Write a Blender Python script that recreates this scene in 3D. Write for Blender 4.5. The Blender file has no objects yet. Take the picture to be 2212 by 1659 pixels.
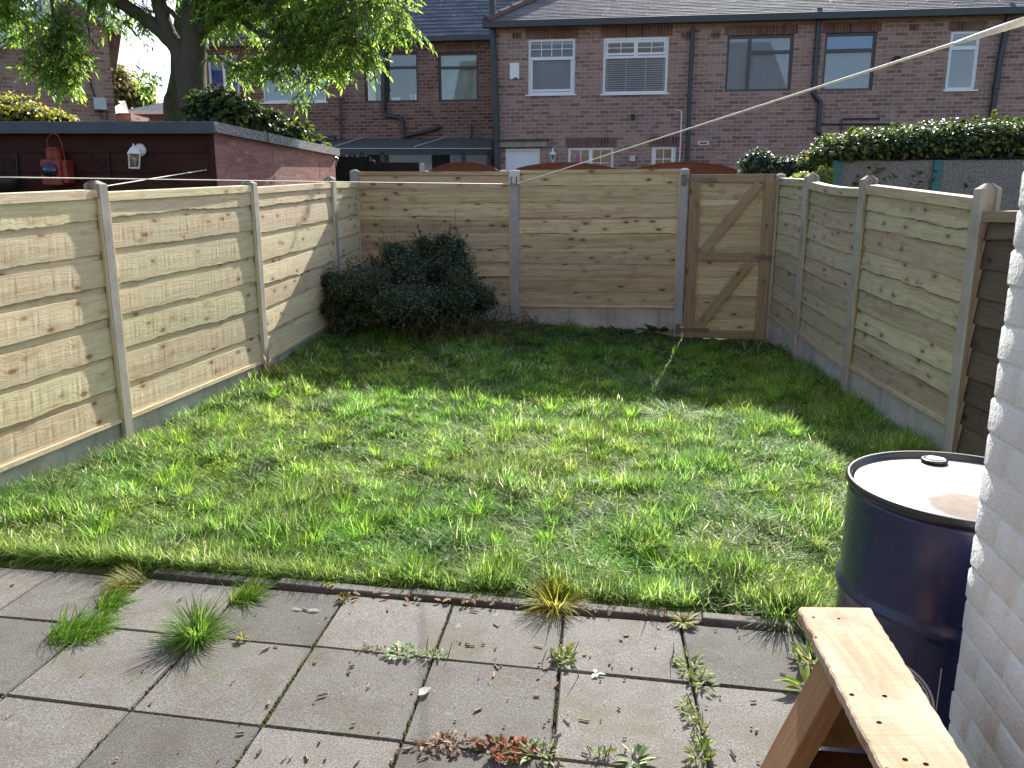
import bpy, math, random
import numpy as np
from mathutils import Vector, Matrix

random.seed(7)
RNG = np.random.default_rng(11)
R = math.radians
SC = bpy.context.scene
COL = SC.collection

# ------------------------------------------------------------------ camera
CAM_H = 1.57
PITCH = R(12.35)
cd = bpy.data.cameras.new("camera")
cam = bpy.data.objects.new("camera", cd)
COL.objects.link(cam)
cd.sensor_width = 36.0
cd.lens = 36.0 * 1686.0 / 2212.0
cd.clip_start = 0.02
cd.clip_end = 2000
cam.location = (0, 0, CAM_H)
cam.rotation_euler = (math.pi / 2 - PITCH, 0, 0)
SC.camera = cam

# ------------------------------------------------------------------ light
SUN_AZ, SUN_EL = R(17.3), R(32.8)      # azimuth to the right of +Y
w = bpy.data.worlds.new("World")
SC.world = w
w.use_nodes = True
nt = w.node_tree
bg = nt.nodes["Background"]
sky = nt.nodes.new("ShaderNodeTexSky")
sky.sky_type = 'NISHITA'
sky.sun_disc = False
sky.sun_elevation = SUN_EL
sky.sun_rotation = SUN_AZ
sky.air_density = 1.0
sky.dust_density = 2.0
sky.ozone_density = 1.0
nt.links.new(sky.outputs[0], bg.inputs[0])
bg.inputs[1].default_value = 0.125
sun_dir = Vector((math.sin(SUN_AZ) * math.cos(SUN_EL), math.cos(SUN_AZ) * math.cos(SUN_EL), math.sin(SUN_EL)))
sd = bpy.data.lights.new("sun", 'SUN')
sd.energy = 5.0
sd.angle = R(0.55)
sd.color = (1.0, 0.95, 0.87)
sun = bpy.data.objects.new("sun", sd)
COL.objects.link(sun)
sun.rotation_euler = sun_dir.to_track_quat('Z', 'Y').to_euler()
SC.view_settings.view_transform = 'Standard'
SC.view_settings.look = 'None'
SC.view_settings.gamma = 1.0
SC.view_settings.exposure = 1.27
SC.render.resolution_x, SC.render.resolution_y = 1024, 768
SC.cycles.max_bounces = 7
SC.cycles.transparent_max_bounces = 12
SC.cycles.sample_clamp_indirect = 6

# ------------------------------------------------------------------ calibration helpers
F = 1686.0
def ray(x, y):
    u = (x - 1106) / F; v = (y - 829.5) / F
    return Vector((u, math.cos(PITCH) - v * math.sin(PITCH), -math.sin(PITCH) - v * math.cos(PITCH)))
def at(x, y, Y):
    d = ray(x, y); t = Y / d.y
    return Vector((d.x * t, Y, CAM_H + d.z * t))
def gz(x, y, z=0.0):
    d = ray(x, y); t = (z - CAM_H) / d.z
    return Vector((d.x * t, d.y * t, z))

class Frame:
    """vertical plane frame: X along p0->p1, Y away behind it, Z up"""
    def __init__(s, p0, p1):
        s.o = Vector((p0[0], p0[1], 0)); d = Vector((p1[0] - p0[0], p1[1] - p0[1], 0)); s.len = d.length
        s.x = d.normalized(); s.y = Vector((-s.x.y, s.x.x, 0)); s.ang = math.atan2(s.x.y, s.x.x)
    def w(s, a, n, z): return s.o + s.x * a + s.y * n + Vector((0, 0, z))
    def px(s, x, y, n=0.0):
        d = ray(x, y); o = Vector((0, 0, CAM_H)); q = s.o + s.y * n
        t = (q - o).dot(s.y) / d.dot(s.y); p = o + d * t
        return (p - s.o).dot(s.x), p.z
    def mat(s, a=0, n=0, z=0):
        m = Matrix.Rotation(s.ang, 4, 'Z'); m.translation = s.w(a, n, z); return m

# ------------------------------------------------------------------ object helpers
def tag(o, label=None, cat=None, group=None, kind=None):
    if label: o['label'] = label
    if cat: o['category'] = cat
    if group: o['group'] = group
    if kind: o['kind'] = kind
    return o
def empty(name, loc=(0, 0, 0), rz=0, **k):
    o = bpy.data.objects.new(name, None); COL.objects.link(o)
    o.location = loc; o.rotation_euler = (0, 0, rz); o.empty_display_size = 0.1
    return tag(o, **k)
def wmat(o):
    m = Matrix.Identity(4)
    while o is not None:
        l = Matrix.LocRotScale(o.location, o.rotation_euler, None); m = l @ m; o = o.parent
    return m
def mesh_np(name, V, faces_list, mat, parent=None, smooth=False, col=None, wc=None, origin=None, tf=None):
    """V: (n,3) array in world coordinates (or in tf's frame); faces_list: list of (k,m) int arrays"""
    V = np.asarray(V, dtype=np.float64)
    if tf is not None:
        T = np.array(tf); V = V @ T[:3, :3].T + T[:3, 3]
    me = bpy.data.meshes.new(name)
    o = bpy.data.objects.new(name, me); COL.objects.link(o)
    if parent is not None:
        o.parent = parent
        Mi = np.array(wmat(parent).inverted()); V = V @ Mi[:3, :3].T + Mi[:3, 3]
    else:
        if origin is None:
            mn, mx = V.min(0), V.max(0); origin = ((mn[0] + mx[0]) / 2, (mn[1] + mx[1]) / 2, mn[2])
        o.location = origin; V = V - np.array(origin)
    fl = [np.asarray(f, dtype=np.int32) for f in faces_list if len(f)]
    nl = sum(f.size for f in fl); npoly = sum(len(f) for f in fl)
    me.vertices.add(len(V)); me.vertices.foreach_set('co', V.astype(np.float32).ravel())
    me.loops.add(nl); me.polygons.add(npoly)
    me.loops.foreach_set('vertex_index', np.concatenate([f.ravel() for f in fl]))
    tot = np.concatenate([np.full(len(f), f.shape[1], np.int32) for f in fl])
    st = np.concatenate([[0], np.cumsum(tot)[:-1]]).astype(np.int32)
    me.polygons.foreach_set('loop_start', st)
    try: me.polygons.foreach_set('loop_total', tot)
    except Exception: pass
    me.polygons.foreach_set('use_smooth', np.full(npoly, smooth, bool))
    if col is not None:
        a = me.attributes.new('col', 'FLOAT_COLOR', 'POINT'); c = np.ones((len(V), 4), np.float32); c[:, :3] = col
        a.data.foreach_set('color', c.ravel())
    if wc is not None:
        a = me.attributes.new('wc', 'FLOAT_VECTOR', 'POINT'); a.data.foreach_set('vector', np.asarray(wc, np.float32).ravel())
    me.update(calc_edges=True); me.validate()
    if mat: me.materials.append(mat)
    return o

class MB:
    """collects shapes, builds one mesh"""
    def __init__(s): s.v = []; s.f = []; s.wc = []; s.n = 0
    def add(s, vs, fs, wc=None):
        b = len(s.v); s.v += [tuple(v) for v in vs]; s.f += [tuple(i + b for i in f) for f in fs]
        s.wc += (wc if wc is not None else [(v[0], v[2], 0.5) for v in vs]); return s
    def box(s, lo, hi, M=None, rnd=None, axis=0, jit=0):
        x0, y0, z0 = lo; x1, y1, z1 = hi
        vs = [Vector(p) for p in [(x0,y0,z0),(x1,y0,z0),(x1,y1,z0),(x0,y1,z0),(x0,y0,z1),(x1,y0,z1),(x1,y1,z1),(x0,y1,z1)]]
        r = random.random() if rnd is None else rnd
        if axis == 0: wc = [(v.x, v.z + v.y, r) for v in vs]
        elif axis == 2: wc = [(v.z, v.x + v.y, r) for v in vs]
        else: wc = [(v.y, v.x + v.z, r) for v in vs]
        if M is not None: vs = [M @ v for v in vs]
        s.add(vs, [(0,3,2,1),(4,5,6,7),(0,1,5,4),(1,2,6,5),(2,3,7,6),(3,0,4,7)], wc); return s
    def bar(s, p, q, w_, h_, up=(0,0,1), rnd=None):
        p, q = Vector(p), Vector(q); d = q - p; L = d.length; x = d.normalized(); u = Vector(up)
        y = u.cross(x)
        if y.length < 1e-4: y = Vector((0,1,0)).cross(x)
        y.normalize(); z = x.cross(y)
        M = Matrix((( x.x,y.x,z.x,p.x),(x.y,y.y,z.y,p.y),(x.z,y.z,z.z,p.z),(0,0,0,1)))
        return s.box((0,-w_/2,-h_/2),(L,w_/2,h_/2), M, rnd)
    def tube(s, pts, r, n=8, caps=True):
        pts = [Vector(p) for p in pts]; rr = r if isinstance(r, (list, tuple)) else [r]*len(pts)
        vs = []; fs = []; m = len(pts); ref = None
        for i, p in enumerate(pts):
            d = (pts[min(i+1,m-1)] - pts[max(i-1,0)]).normalized()
            if ref is None:
                ref = Vector((0,0,1)) if abs(d.z) < .9 else Vector((1,0,0))
            a = (ref - d*ref.dot(d)).normalized(); ref = a; b = d.cross(a)
            for k in range(n):
                t = 2*math.pi*k/n; vs.append(p + (a*math.cos(t)+b*math.sin(t))*rr[i])
        for i in range(m-1):
            for k in range(n):
                k2=(k+1)%n; fs.append((i*n+k, i*n+k2, (i+1)*n+k2, (i+1)*n+k))
        if caps: fs.append(tuple(range(n-1,-1,-1))); fs.append(tuple((m-1)*n+k for k in range(n)))
        return s.add(vs, fs)
    def lathe(s, prof, c=(0,0,0), n=32, M=None):
        vs=[];fs=[];m=len(prof)
        for r,z in prof:
            for k in range(n):
                t=2*math.pi*k/n; p=Vector((c[0]+r*math.cos(t),c[1]+r*math.sin(t),c[2]+z)); vs.append(M@p if M else p)
        for i in range(m-1):
            for k in range(n):
                k2=(k+1)%n; fs.append((i*n+k,i*n+k2,(i+1)*n+k2,(i+1)*n+k))
        if prof[0][0]>1e-4: fs.append(tuple(range(n-1,-1,-1)))
        if prof[-1][0]>1e-4: fs.append(tuple((m-1)*n+k for k in range(n)))
        return s.add(vs,fs)
    def quad(s, a,b,c,d, rnd=.5): return s.add([a,b,c,d],[(0,1,2,3)])
    def build(s, name, mat, parent=None, smooth=False, tf=None, **k):
        by = {}
        for f in s.f: by.setdefault(len(f), []).append(f)
        return mesh_np(name, np.array([tuple(v) for v in s.v]), list(by.values()), mat, parent, smooth, wc=np.array(s.wc), tf=tf, **k)
def bevel(o, w_=.004, seg=2):
    m = o.modifiers.new('bevel', 'BEVEL'); m.width = w_; m.segments = seg; m.limit_method = 'ANGLE'; m.angle_limit = R(40)
    return o

# ------------------------------------------------------------------ materials
class NT:
    def __init__(s, name):
        s.m = bpy.data.materials.new(name); s.m.use_nodes = True; s.t = s.m.node_tree; s.t.nodes.clear()
        s.out = s.n('ShaderNodeOutputMaterial')
    def n(s, ty, ins=None, **kw):
        o = s.t.nodes.new(ty)
        for k, v in kw.items(): setattr(o, k, v)
        if ins:
            for k, v in ins.items(): s.set(o.inputs[k], v)
        return o
    def set(s, sock, v):
        if isinstance(v, bpy.types.NodeSocket): s.t.links.new(v, sock)
        elif isinstance(v, bpy.types.Node): s.t.links.new(v.outputs[0], sock)
        else:
            if isinstance(v, (tuple, list)) and len(v) == 3 and sock.type == 'RGBA': v = (*v, 1)
            sock.default_value = v
    def mix(s, a, b, f, bt='MIX'):
        m = s.n('ShaderNodeMix', data_type='RGBA', blend_type=bt); s.set(m.inputs[0], f); s.set(m.inputs[6], a); s.set(m.inputs[7], b); return m.outputs[2]
    def math(s, op, a, b=0.5, c=None):
        m = s.n('ShaderNodeMath', operation=op); s.set(m.inputs[0], a); s.set(m.inputs[1], b)
        if c is not None: s.set(m.inputs[2], c)
        return m.outputs[0]
    def noise(s, vec, scale, det=4, rough=.6, dist=0):
        m = s.n('ShaderNodeTexNoise', {'Scale': scale, 'Detail': det, 'Roughness': rough, 'Distortion': dist})
        if vec is not None: s.set(m.inputs['Vector'], vec)
        return m.outputs[0]
    def ramp(s, f, stops):
        m = s.n('ShaderNodeValToRGB'); e = m.color_ramp.elements
        while len(e) > 1: e.remove(e[-1])
        e[0].position = stops[0][0]; e[0].color = (*stops[0][1], 1)
        for p, c in stops[1:]: x = e.new(p); x.color = (*c, 1)
        s.set(m.inputs[0], f); return m.outputs[0]
    def maps(s, vec, scale=(1,1,1), loc=(0,0,0)):
        m = s.n('ShaderNodeMapping', {'Scale': scale, 'Location': loc}); s.set(m.inputs[0], vec); return m.outputs[0]
    def obj(s): return s.n('ShaderNodeTexCoord').outputs['Object']
    def gen(s): return s.n('ShaderNodeNewGeometry').outputs['Position']
    def attr(s, nm, k=1):
        a = s.n('ShaderNodeAttribute'); a.attribute_name = nm; return a.outputs[k]
    def bump(s, h, st=.3, d=.01):
        return s.n('ShaderNodeBump', {'Strength': st, 'Distance': d, 'Height': h}).outputs[0]
    def prin(s, col, rough=.7, bump=None, metal=0, spec=.5, **kw):
        p = s.n('ShaderNodeBsdfPrincipled', {'Base Color': col, 'Roughness': rough, 'Metallic': metal, 'Specular IOR Level': spec, **kw})
        if bump is not None: s.set(p.inputs['Normal'], bump)
        s.set(s.out.inputs[0], p.outputs[0]); return p

def m_plain(name, col, rough=.6, metal=0, var=.15, scale=8, spec=.5, bump=.05):
    n = NT(name); o = n.gen()
    a = n.noise(o, scale, 5); f = n.ramp(a, [(.3, (0,0,0)), (.7, (1,1,1))])
    c = n.mix(tuple(x*(1-var) for x in col), tuple(min(1, x*(1+var)) for x in col), f)
    n.prin(c, rough, n.bump(n.noise(o, scale*6, 3), bump, .01), metal, spec); return n.m

def m_wood(name, base, dark, knot, tint=.25, grain=.6, rough=.8, green=None, bumps=.5, red=None):
    n = NT(name); wc = n.attr('wc'); sep = n.n('ShaderNodeSeparateXYZ'); n.set(sep.inputs[0], wc)
    zraw = sep.outputs[2]; edge = n.ramp(n.math('SUBTRACT', zraw, 1.0), [(.12,(0,0,0)),(.5,(1,1,1))]); rnd = n.math('MINIMUM', zraw, 1.0)
    shift = n.n('ShaderNodeVectorMath', operation='ADD'); n.set(shift.inputs[0], wc)
    comb = n.n('ShaderNodeCombineXYZ'); n.set(comb.inputs[0], n.math('MULTIPLY', rnd, 37.0)); n.set(comb.inputs[1], n.math('MULTIPLY', rnd, 11.0)); n.set(shift.inputs[1], comb.outputs[0])
    v = shift.outputs[0]
    # knots: flattened voronoi cells, sparse
    vo = n.n('ShaderNodeTexVoronoi', {'Scale': 1.0, 'Randomness': 1.0}); n.set(vo.inputs['Vector'], n.maps(v, (5.2, 11.0, 3.0)))
    kd = vo.outputs['Distance']
    ksel = n.ramp(vo.outputs['Color'], [(.40,(0,0,0)),(.46,(1,1,1))])
    kn = n.math('MULTIPLY', n.ramp(n.math('ADD', kd, n.math('MULTIPLY', n.noise(n.maps(v,(40,40,5)),1.0,3), .07)), [(.15, (1,1,1)), (.25, (0,0,0))]), ksel)
    halo = n.math('MULTIPLY', n.ramp(kd, [(.08, (1,1,1)), (.5, (0,0,0))]), ksel)
    warp = n.math('MULTIPLY', halo, .035)
    cx = n.n('ShaderNodeCombineXYZ'); n.set(cx.inputs[1], warp)
    vw = n.n('ShaderNodeVectorMath', operation='ADD'); n.set(vw.inputs[0], v); n.set(vw.inputs[1], cx.outputs[0])
    g = n.noise(n.maps(vw.outputs[0], (1.3, 26, 8)), 2.2, 6, .62, .5)
    fine = n.noise(n.maps(vw.outputs[0], (6, 160, 20)), 2.0, 3, .6)
    blot = n.noise(n.maps(v, (1.4, 5, 3)), 1.6, 3)
    c = n.mix(base, dark, n.math('MULTIPLY', n.ramp(g, [(.42, (0,0,0)), (.68, (1,1,1))]), grain))
    c = n.mix(c, dark, n.math('MULTIPLY', fine, .28))
    if green: c = n.mix(c, green, n.math('MULTIPLY', n.ramp(blot, [(.4, (0,0,0)), (.65, (1,1,1))]), .38)); c = n.mix(c, dark, n.math('MULTIPLY', n.ramp(n.noise(n.maps(v,(2.2,1.5,3)),1.9,4,.7), [(.58,(0,0,0)),(.72,(1,1,1))]), .5))
    if red: c = n.mix(c, red, n.math('MULTIPLY', n.ramp(n.noise(n.maps(v, (.5, 9, 3)), 1.3, 3), [(.54, (0,0,0)), (.7, (1,1,1))]), .55))
    c = n.mix(c, knot, n.math('MULTIPLY', kn, .85))
    c = n.mix(c, knot, n.math('MULTIPLY', halo, .28))
    c = n.mix(c, dark, n.math('MULTIPLY', n.ramp(n.noise(n.maps(v,(.7,60,6)),1.2,4,.7),[(.55,(0,0,0)),(.66,(1,1,1))]),.6))
    c = n.mix(c, (.06,.035,.02), n.math('MULTIPLY', edge, .85))  # dark lower board edge: bark remains, with the gap shadow painted in
    hsv = n.n('ShaderNodeHueSaturation'); n.set(hsv.inputs['Color'], c)
    n.set(hsv.inputs['Value'], n.math('ADD', n.math('MULTIPLY', rnd, tint), 1 - tint*.55)); n.set(hsv.inputs['Hue'], n.math('ADD', n.math('MULTIPLY', n.math('FRACT', n.math('MULTIPLY', rnd, 7.3)), .03), .483))
    saw = n.noise(n.maps(v, (26, 2.2, 3)), 1.5, 5, .7)
    hgt = n.math('ADD', n.math('MULTIPLY', fine, .5), n.math('ADD', n.math('MULTIPLY', saw, .45), n.math('MULTIPLY', g, .9)))
    n.prin(hsv.outputs[0], rough, n.bump(hgt, bumps, .004), spec=.25); return n.m

def m_concrete(name, c0, c1, stain=(.12,.11,.09), sc=1.0, moss=0):
    n = NT(name); o = n.gen()
    a = n.noise(o, 3*sc, 6, .65); b = n.noise(o, 60*sc, 4, .7); f = n.noise(o, 220*sc, 2)
    c = n.mix(c0, c1, n.ramp(a, [(.35, (0,0,0)), (.65, (1,1,1))]))
    c = n.mix(c, stain, n.math('MULTIPLY', n.ramp(b, [(.55, (0,0,0)), (.75, (1,1,1))]), .5))
    # drips
    d = n.noise(n.maps(o, (9, 9, .9)), 1.0, 4); c = n.mix(c, stain, n.math('MULTIPLY', n.ramp(d, [(.55, (0,0,0)), (.72, (1,1,1))]), .45))
    if moss: c = n.mix(c, (.09,.10,.035), n.math('MULTIPLY', n.ramp(n.noise(o, 7, 5), [(.55, (0,0,0)), (.7, (1,1,1))]), moss))
    n.prin(c, .9, n.bump(n.math('ADD', b, f), .5, .004), spec=.25); return n.m

def m_brick(name, c1, c2, mortar, patch=None, bw=.2413, rh=.089, mort=.011, rough=.9, bump=.7, dark=.3):
    n = NT(name); o = n.obj(); s_ = n.n('ShaderNodeSeparateXYZ'); n.set(s_.inputs[0], o)
    cb = n.n('ShaderNodeCombineXYZ'); n.set(cb.inputs[0], n.math('ADD', s_.outputs[0], s_.outputs[1])); n.set(cb.inputs[1], s_.outputs[2])
    wob = n.noise(o, 6, 3); wv = n.n('ShaderNodeVectorMath', operation='SCALE'); sb = n.n('ShaderNodeVectorMath', operation='SUBTRACT')
    nz = n.n('ShaderNodeTexNoise', {'Scale': 9.0, 'Detail': 3.0}); n.set(nz.inputs['Vector'], o)
    n.set(sb.inputs[0], nz.outputs['Color']); sb.inputs[1].default_value = (.5,.5,.5); n.set(wv.inputs[0], sb.outputs[0]); wv.inputs['Scale'].default_value = .022
    ad = n.n('ShaderNodeVectorMath', operation='ADD'); n.set(ad.inputs[0], cb.outputs[0]); n.set(ad.inputs[1], wv.outputs[0])
    b = n.n('ShaderNodeTexBrick', {'Scale': 1.0, 'Mortar Size': mort, 'Mortar Smooth': .3, 'Bias': 0.0, 'Brick Width': bw, 'Row Height': rh, 'Color1': (0,0,0,1), 'Color2': (1,1,1,1), 'Mortar': (.5,.5,.5,1)})
    b.offset = .5; n.set(b.inputs['Vector'], ad.outputs[0])
    br = n.ramp(b.outputs['Color'], [(0, tuple(x*.62 for x in c1)), (.3, c1), (.5, tuple((x+y)/2 for x, y in zip(c1, c2))), (.8, c2), (1, tuple(x*1.15 for x in c2))])
    vr = n.noise(o, 30, 4); br = n.mix(br, tuple(x*.55 for x in c1), n.math('MULTIPLY', n.ramp(vr, [(.4,(0,0,0)),(.7,(1,1,1))]), .6))
    pt = n.noise(o, .9, 5, .65); big = n.ramp(pt, [(.5,(0,0,0)),(.68,(1,1,1))])
    br = n.mix(br, patch or mortar, n.math('MULTIPLY', big, .5)); br = n.mix(br, tuple(x*.45 for x in c1), n.math('MULTIPLY', n.ramp(n.noise(n.maps(o,(1,1,.5)), 1.7, 5, .7), [(.5,(0,0,0)),(.72,(1,1,1))]), .55))
    br = n.mix(br, mortar, n.math('MULTIPLY', n.ramp(n.noise(o, 5.5, 5, .7), [(.58,(0,0,0)),(.68,(1,1,1))]), .6))
    c = n.mix(br, n.mix(mortar, tuple(x*.6 for x in mortar), n.noise(o, 14, 3)), b.outputs['Fac'])
    h = n.math('SUBTRACT', n.math('MULTIPLY', vr, .5), b.outputs['Fac'])
    n.prin(c, rough, n.bump(h, bump, .012), spec=.2); return n.m

def m_leaf(name, tr=.35, rough=.35, spec=.5, tcol=None):
    n = NT(name); c = n.attr('col', 0)
    p = n.n('ShaderNodeBsdfPrincipled', {'Base Color': c, 'Roughness': rough, 'Specular IOR Level': spec})
    hs = n.n('ShaderNodeHueSaturation', {'Hue': .485, 'Saturation': 1.0, 'Value': 2.6}); n.set(hs.inputs['Color'], c)
    t = n.n('ShaderNodeBsdfTranslucent'); n.set(t.inputs[0], hs.outputs[0])
    mx = n.n('ShaderNodeMixShader', {0: tr}); n.set(mx.inputs[1], p.outputs[0]); n.set(mx.inputs[2], t.outputs[0])
    n.set(n.out.inputs[0], mx.outputs[0]); return n.m

def m_glass(name, refl=.08, tint=(.75,.8,.82)):
    n = NT(name); t = n.n('ShaderNodeBsdfTransparent', {'Color': tint}); g = n.n('ShaderNodeBsdfGlossy', {'Roughness': .02, 'Color': (.9,.93,.95)})
    lw = n.n('ShaderNodeLayerWeight', {'Blend': .35}); f = n.math('ADD', n.math('MULTIPLY', lw.outputs['Fresnel'], .5), refl)
    mx = n.n('ShaderNodeMixShader'); n.set(mx.inputs[0], f); n.set(mx.inputs[1], t.outputs[0]); n.set(mx.inputs[2], g.outputs[0])
    n.set(n.out.inputs[0], mx.outputs[0]); return n.m

def m_roof(name, c0, c1, rough=.55, sc=1):
    n = NT(name); wc = n.attr('wc'); o = n.obj()
    br = n.n('ShaderNodeTexBrick', {'Scale': 1.0, 'Mortar Size': .004, 'Brick Width': .25*sc, 'Row Height': .1, 'Color1': (*c0,1), 'Color2': (*c1,1), 'Mortar': (.02,.02,.025,1)})
    n.set(br.inputs['Vector'], wc)
    c = n.mix(br.outputs['Color'], tuple(x*1.7 for x in c1), n.math('MULTIPLY', n.ramp(n.noise(o, 3, 6, .7), [(.5,(0,0,0)),(.75,(1,1,1))]), .5))
    n.prin(c, .85, n.bump(n.noise(o, 25, 4), .4, .01), spec=.22); return n.m

M = {}
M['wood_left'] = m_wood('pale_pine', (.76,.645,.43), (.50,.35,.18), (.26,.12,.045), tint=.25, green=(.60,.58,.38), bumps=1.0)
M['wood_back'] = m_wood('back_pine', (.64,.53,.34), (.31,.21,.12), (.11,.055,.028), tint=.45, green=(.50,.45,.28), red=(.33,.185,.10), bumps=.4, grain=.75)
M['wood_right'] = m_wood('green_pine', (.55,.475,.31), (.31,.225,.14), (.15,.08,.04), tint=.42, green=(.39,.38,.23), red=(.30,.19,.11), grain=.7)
M['wood_gate'] = m_wood('gate_pine', (.36,.27,.17), (.20,.14,.08), (.08,.045,.02), tint=.3)
M['wood_old'] = m_wood('weathered_board', (.14,.10,.07), (.07,.05,.035), (.03,.02,.015), tint=.4)
M['rail_old'] = m_wood('weathered_rail', (.28,.2,.14), (.16,.11,.07), (.05,.03,.02), tint=.3)
M['trestle'] = m_wood('plywood_top', (.44,.33,.22), (.29,.20,.12), (.16,.08,.04), tint=.1, grain=.7, bumps=.8, green=(.58,.52,.45))
M['trestle_leg'] = m_wood('trestle_leg_wood', (.36,.22,.11), (.22,.12,.055), (.09,.04,.02), tint=.25, bumps=.4)
M['trestle_dark'] = m_wood('trestle_shelf_wood', (.16,.085,.045), (.08,.04,.02), (.04,.02,.01), tint=.2)
M['concrete'] = m_concrete('post_concrete', (.43,.40,.355), (.30,.275,.24))
M['concrete_grey'] = m_concrete('back_post_concrete', (.40,.40,.42), (.33,.32,.33))
M['gravel'] = m_concrete('gravel_board_concrete', (.50,.48,.44), (.34,.32,.28), (.14,.12,.09))
M['brick'] = m_brick('red_brick', (.34,.175,.14), (.46,.26,.21), (.50,.42,.38), patch=(.38,.28,.25), mort=.012)
M['brick_dark'] = m_brick('dark_red_brick', (.20,.08,.06), (.32,.14,.10), (.36,.29,.25), mort=.012)
M['brick_gable'] = m_brick('gable_brick', (.36,.16,.115), (.48,.24,.17), (.46,.38,.33), dark=.2, mort=.013)
M['soldier'] = m_brick('lintel_brick', (.18,.075,.06), (.22,.095,.075), (.28,.22,.2), bw=.0745, rh=.30, mort=.008)
M['slate'] = m_roof('grey_slate', (.065,.075,.10), (.10,.11,.14), .5)
M['tile_dark'] = m_roof('weathered_tile', (.11,.108,.118), (.18,.172,.18), .4)
M['tile_brown'] = m_roof('brown_tile', (.07,.05,.045), (.11,.085,.075), .7)
M['ridge'] = m_plain('ridge_clay', (.12,.07,.06), .8)
M['gutter'] = m_plain('black_gutter', (.035,.038,.045), .4)
M['pipe'] = m_plain('black_pipe', (.03,.035,.045), .38)
M['upvc'] = m_plain('white_upvc', (.80,.81,.84), .35, var=.03)
M['dark_frame'] = m_plain('dark_window_frame', (.07,.065,.065), .45)
M['brown_frame'] = m_plain('brown_window_frame', (.075,.045,.04), .5)
M['glass'] = m_glass('window_glass')
M['clear'] = m_glass('lantern_glass', .06, (.9,.95,.95))
M['room_grey'] = m_plain('grey_blind', (.30,.31,.35), .9, var=.05)
M['room_dark'] = m_plain('dark_room', (.06,.065,.06), .9)
M['room_green'] = m_plain('frosted_green', (.34,.38,.32), .7, var=.2, scale=4)
M['room_blue'] = m_plain('blue_blind', (.12,.22,.48), .8)
M['white_paint'] = m_plain('white_paint', (.8,.8,.8), .5, var=.04)
M['blind'] = m_plain('venetian_slats', (.62,.62,.62), .6)
M['shed_dark'] = m_wood('creosoted_board', (.062,.026,.018), (.035,.016,.012), (.02,.01,.008), tint=.3, bumps=.3)
M['shed_red'] = m_wood('red_painted_ply', (.33,.17,.14), (.19,.085,.07), (.44,.30,.24), tint=.15, grain=.9, green=(.44,.29,.25), bumps=1.0)
M['fascia'] = m_plain('bitumen_fascia', (.065,.085,.115), .7)
M['felt'] = NT('roofing_felt').m
def _felt():
    n = NT('roofing_felt_grit'); o = n.gen(); a = n.noise(o, 45, 5, .8); b = n.noise(o, 6, 4)
    c = n.mix((.06,.065,.07), (.50,.52,.52), n.ramp(a, [(.45,(0,0,0)),(.65,(1,1,1))])); c = n.mix(c, (.2,.2,.2), n.math('MULTIPLY', b, .5))
    n.prin(c, .75, n.bump(a, .6, .004)); return n.m
M['felt'] = _felt()
M['soil'] = None
M['black_fence'] = m_wood('black_board', (.012,.013,.016), (.008,.008,.01), (.005,.005,.005), tint=.2)
M['arch_fence'] = m_wood('brown_arch_board', (.15,.055,.035), (.09,.035,.022), (.05,.02,.01), tint=.2)
M['iron'] = m_plain('black_iron', (.015,.015,.016), .55)
M['galv'] = m_plain('dull_galvanised', (.13,.12,.12), .5, .6)
M['red_lamp'] = m_plain('red_enamel', (.22,.025,.015), .5, var=.35, scale=14)
M['lens'] = m_plain('dark_blue_lens', (.01,.012,.05), .12, spec=.8)
M['rope'] = m_plain('white_rope', (.72,.69,.60), .7, scale=60)
M['teal'] = m_plain('teal_post', (.02,.16,.18), .5)
M['render'] = m_concrete('pebbledash', (.30,.29,.28), (.22,.21,.20), sc=.7)
M['box_grey'] = m_plain('grey_plastic', (.55,.56,.55), .5, var=.05)
M['bark'] = None
def _bark():
    n = NT('grey_bark'); o = n.gen(); a = n.noise(n.maps(o, (6,6,1.2)), 2.5, 6, .65); b = n.noise(o, 30, 4)
    c = n.mix((.05,.042,.036), (.115,.098,.08), a); c = n.mix(c, (.10,.12,.06), n.math('MULTIPLY', n.noise(o, 3, 4), .5))
    n.prin(c, .9, n.bump(n.math('ADD', a, b), .6, .02), spec=.2); return n.m
M['bark'] = _bark()
M['twig'] = m_plain('twig_brown', (.13,.095,.065), .85)
M['leaf'] = m_leaf('tree_leaf', .52, .3, .7)
M['ivy'] = m_leaf('ivy_leaf', .22, .40, .38)
M['shrub'] = m_leaf('shrub_leaf', .15, .35, .5)
M['grass'] = m_leaf('grass_blade', .52, .5, .16)
M['weed'] = m_leaf('weed_leaf', .3, .6, .2)
M['core'] = m_plain('shaded_foliage', (.02,.03,.014), .95)
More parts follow.
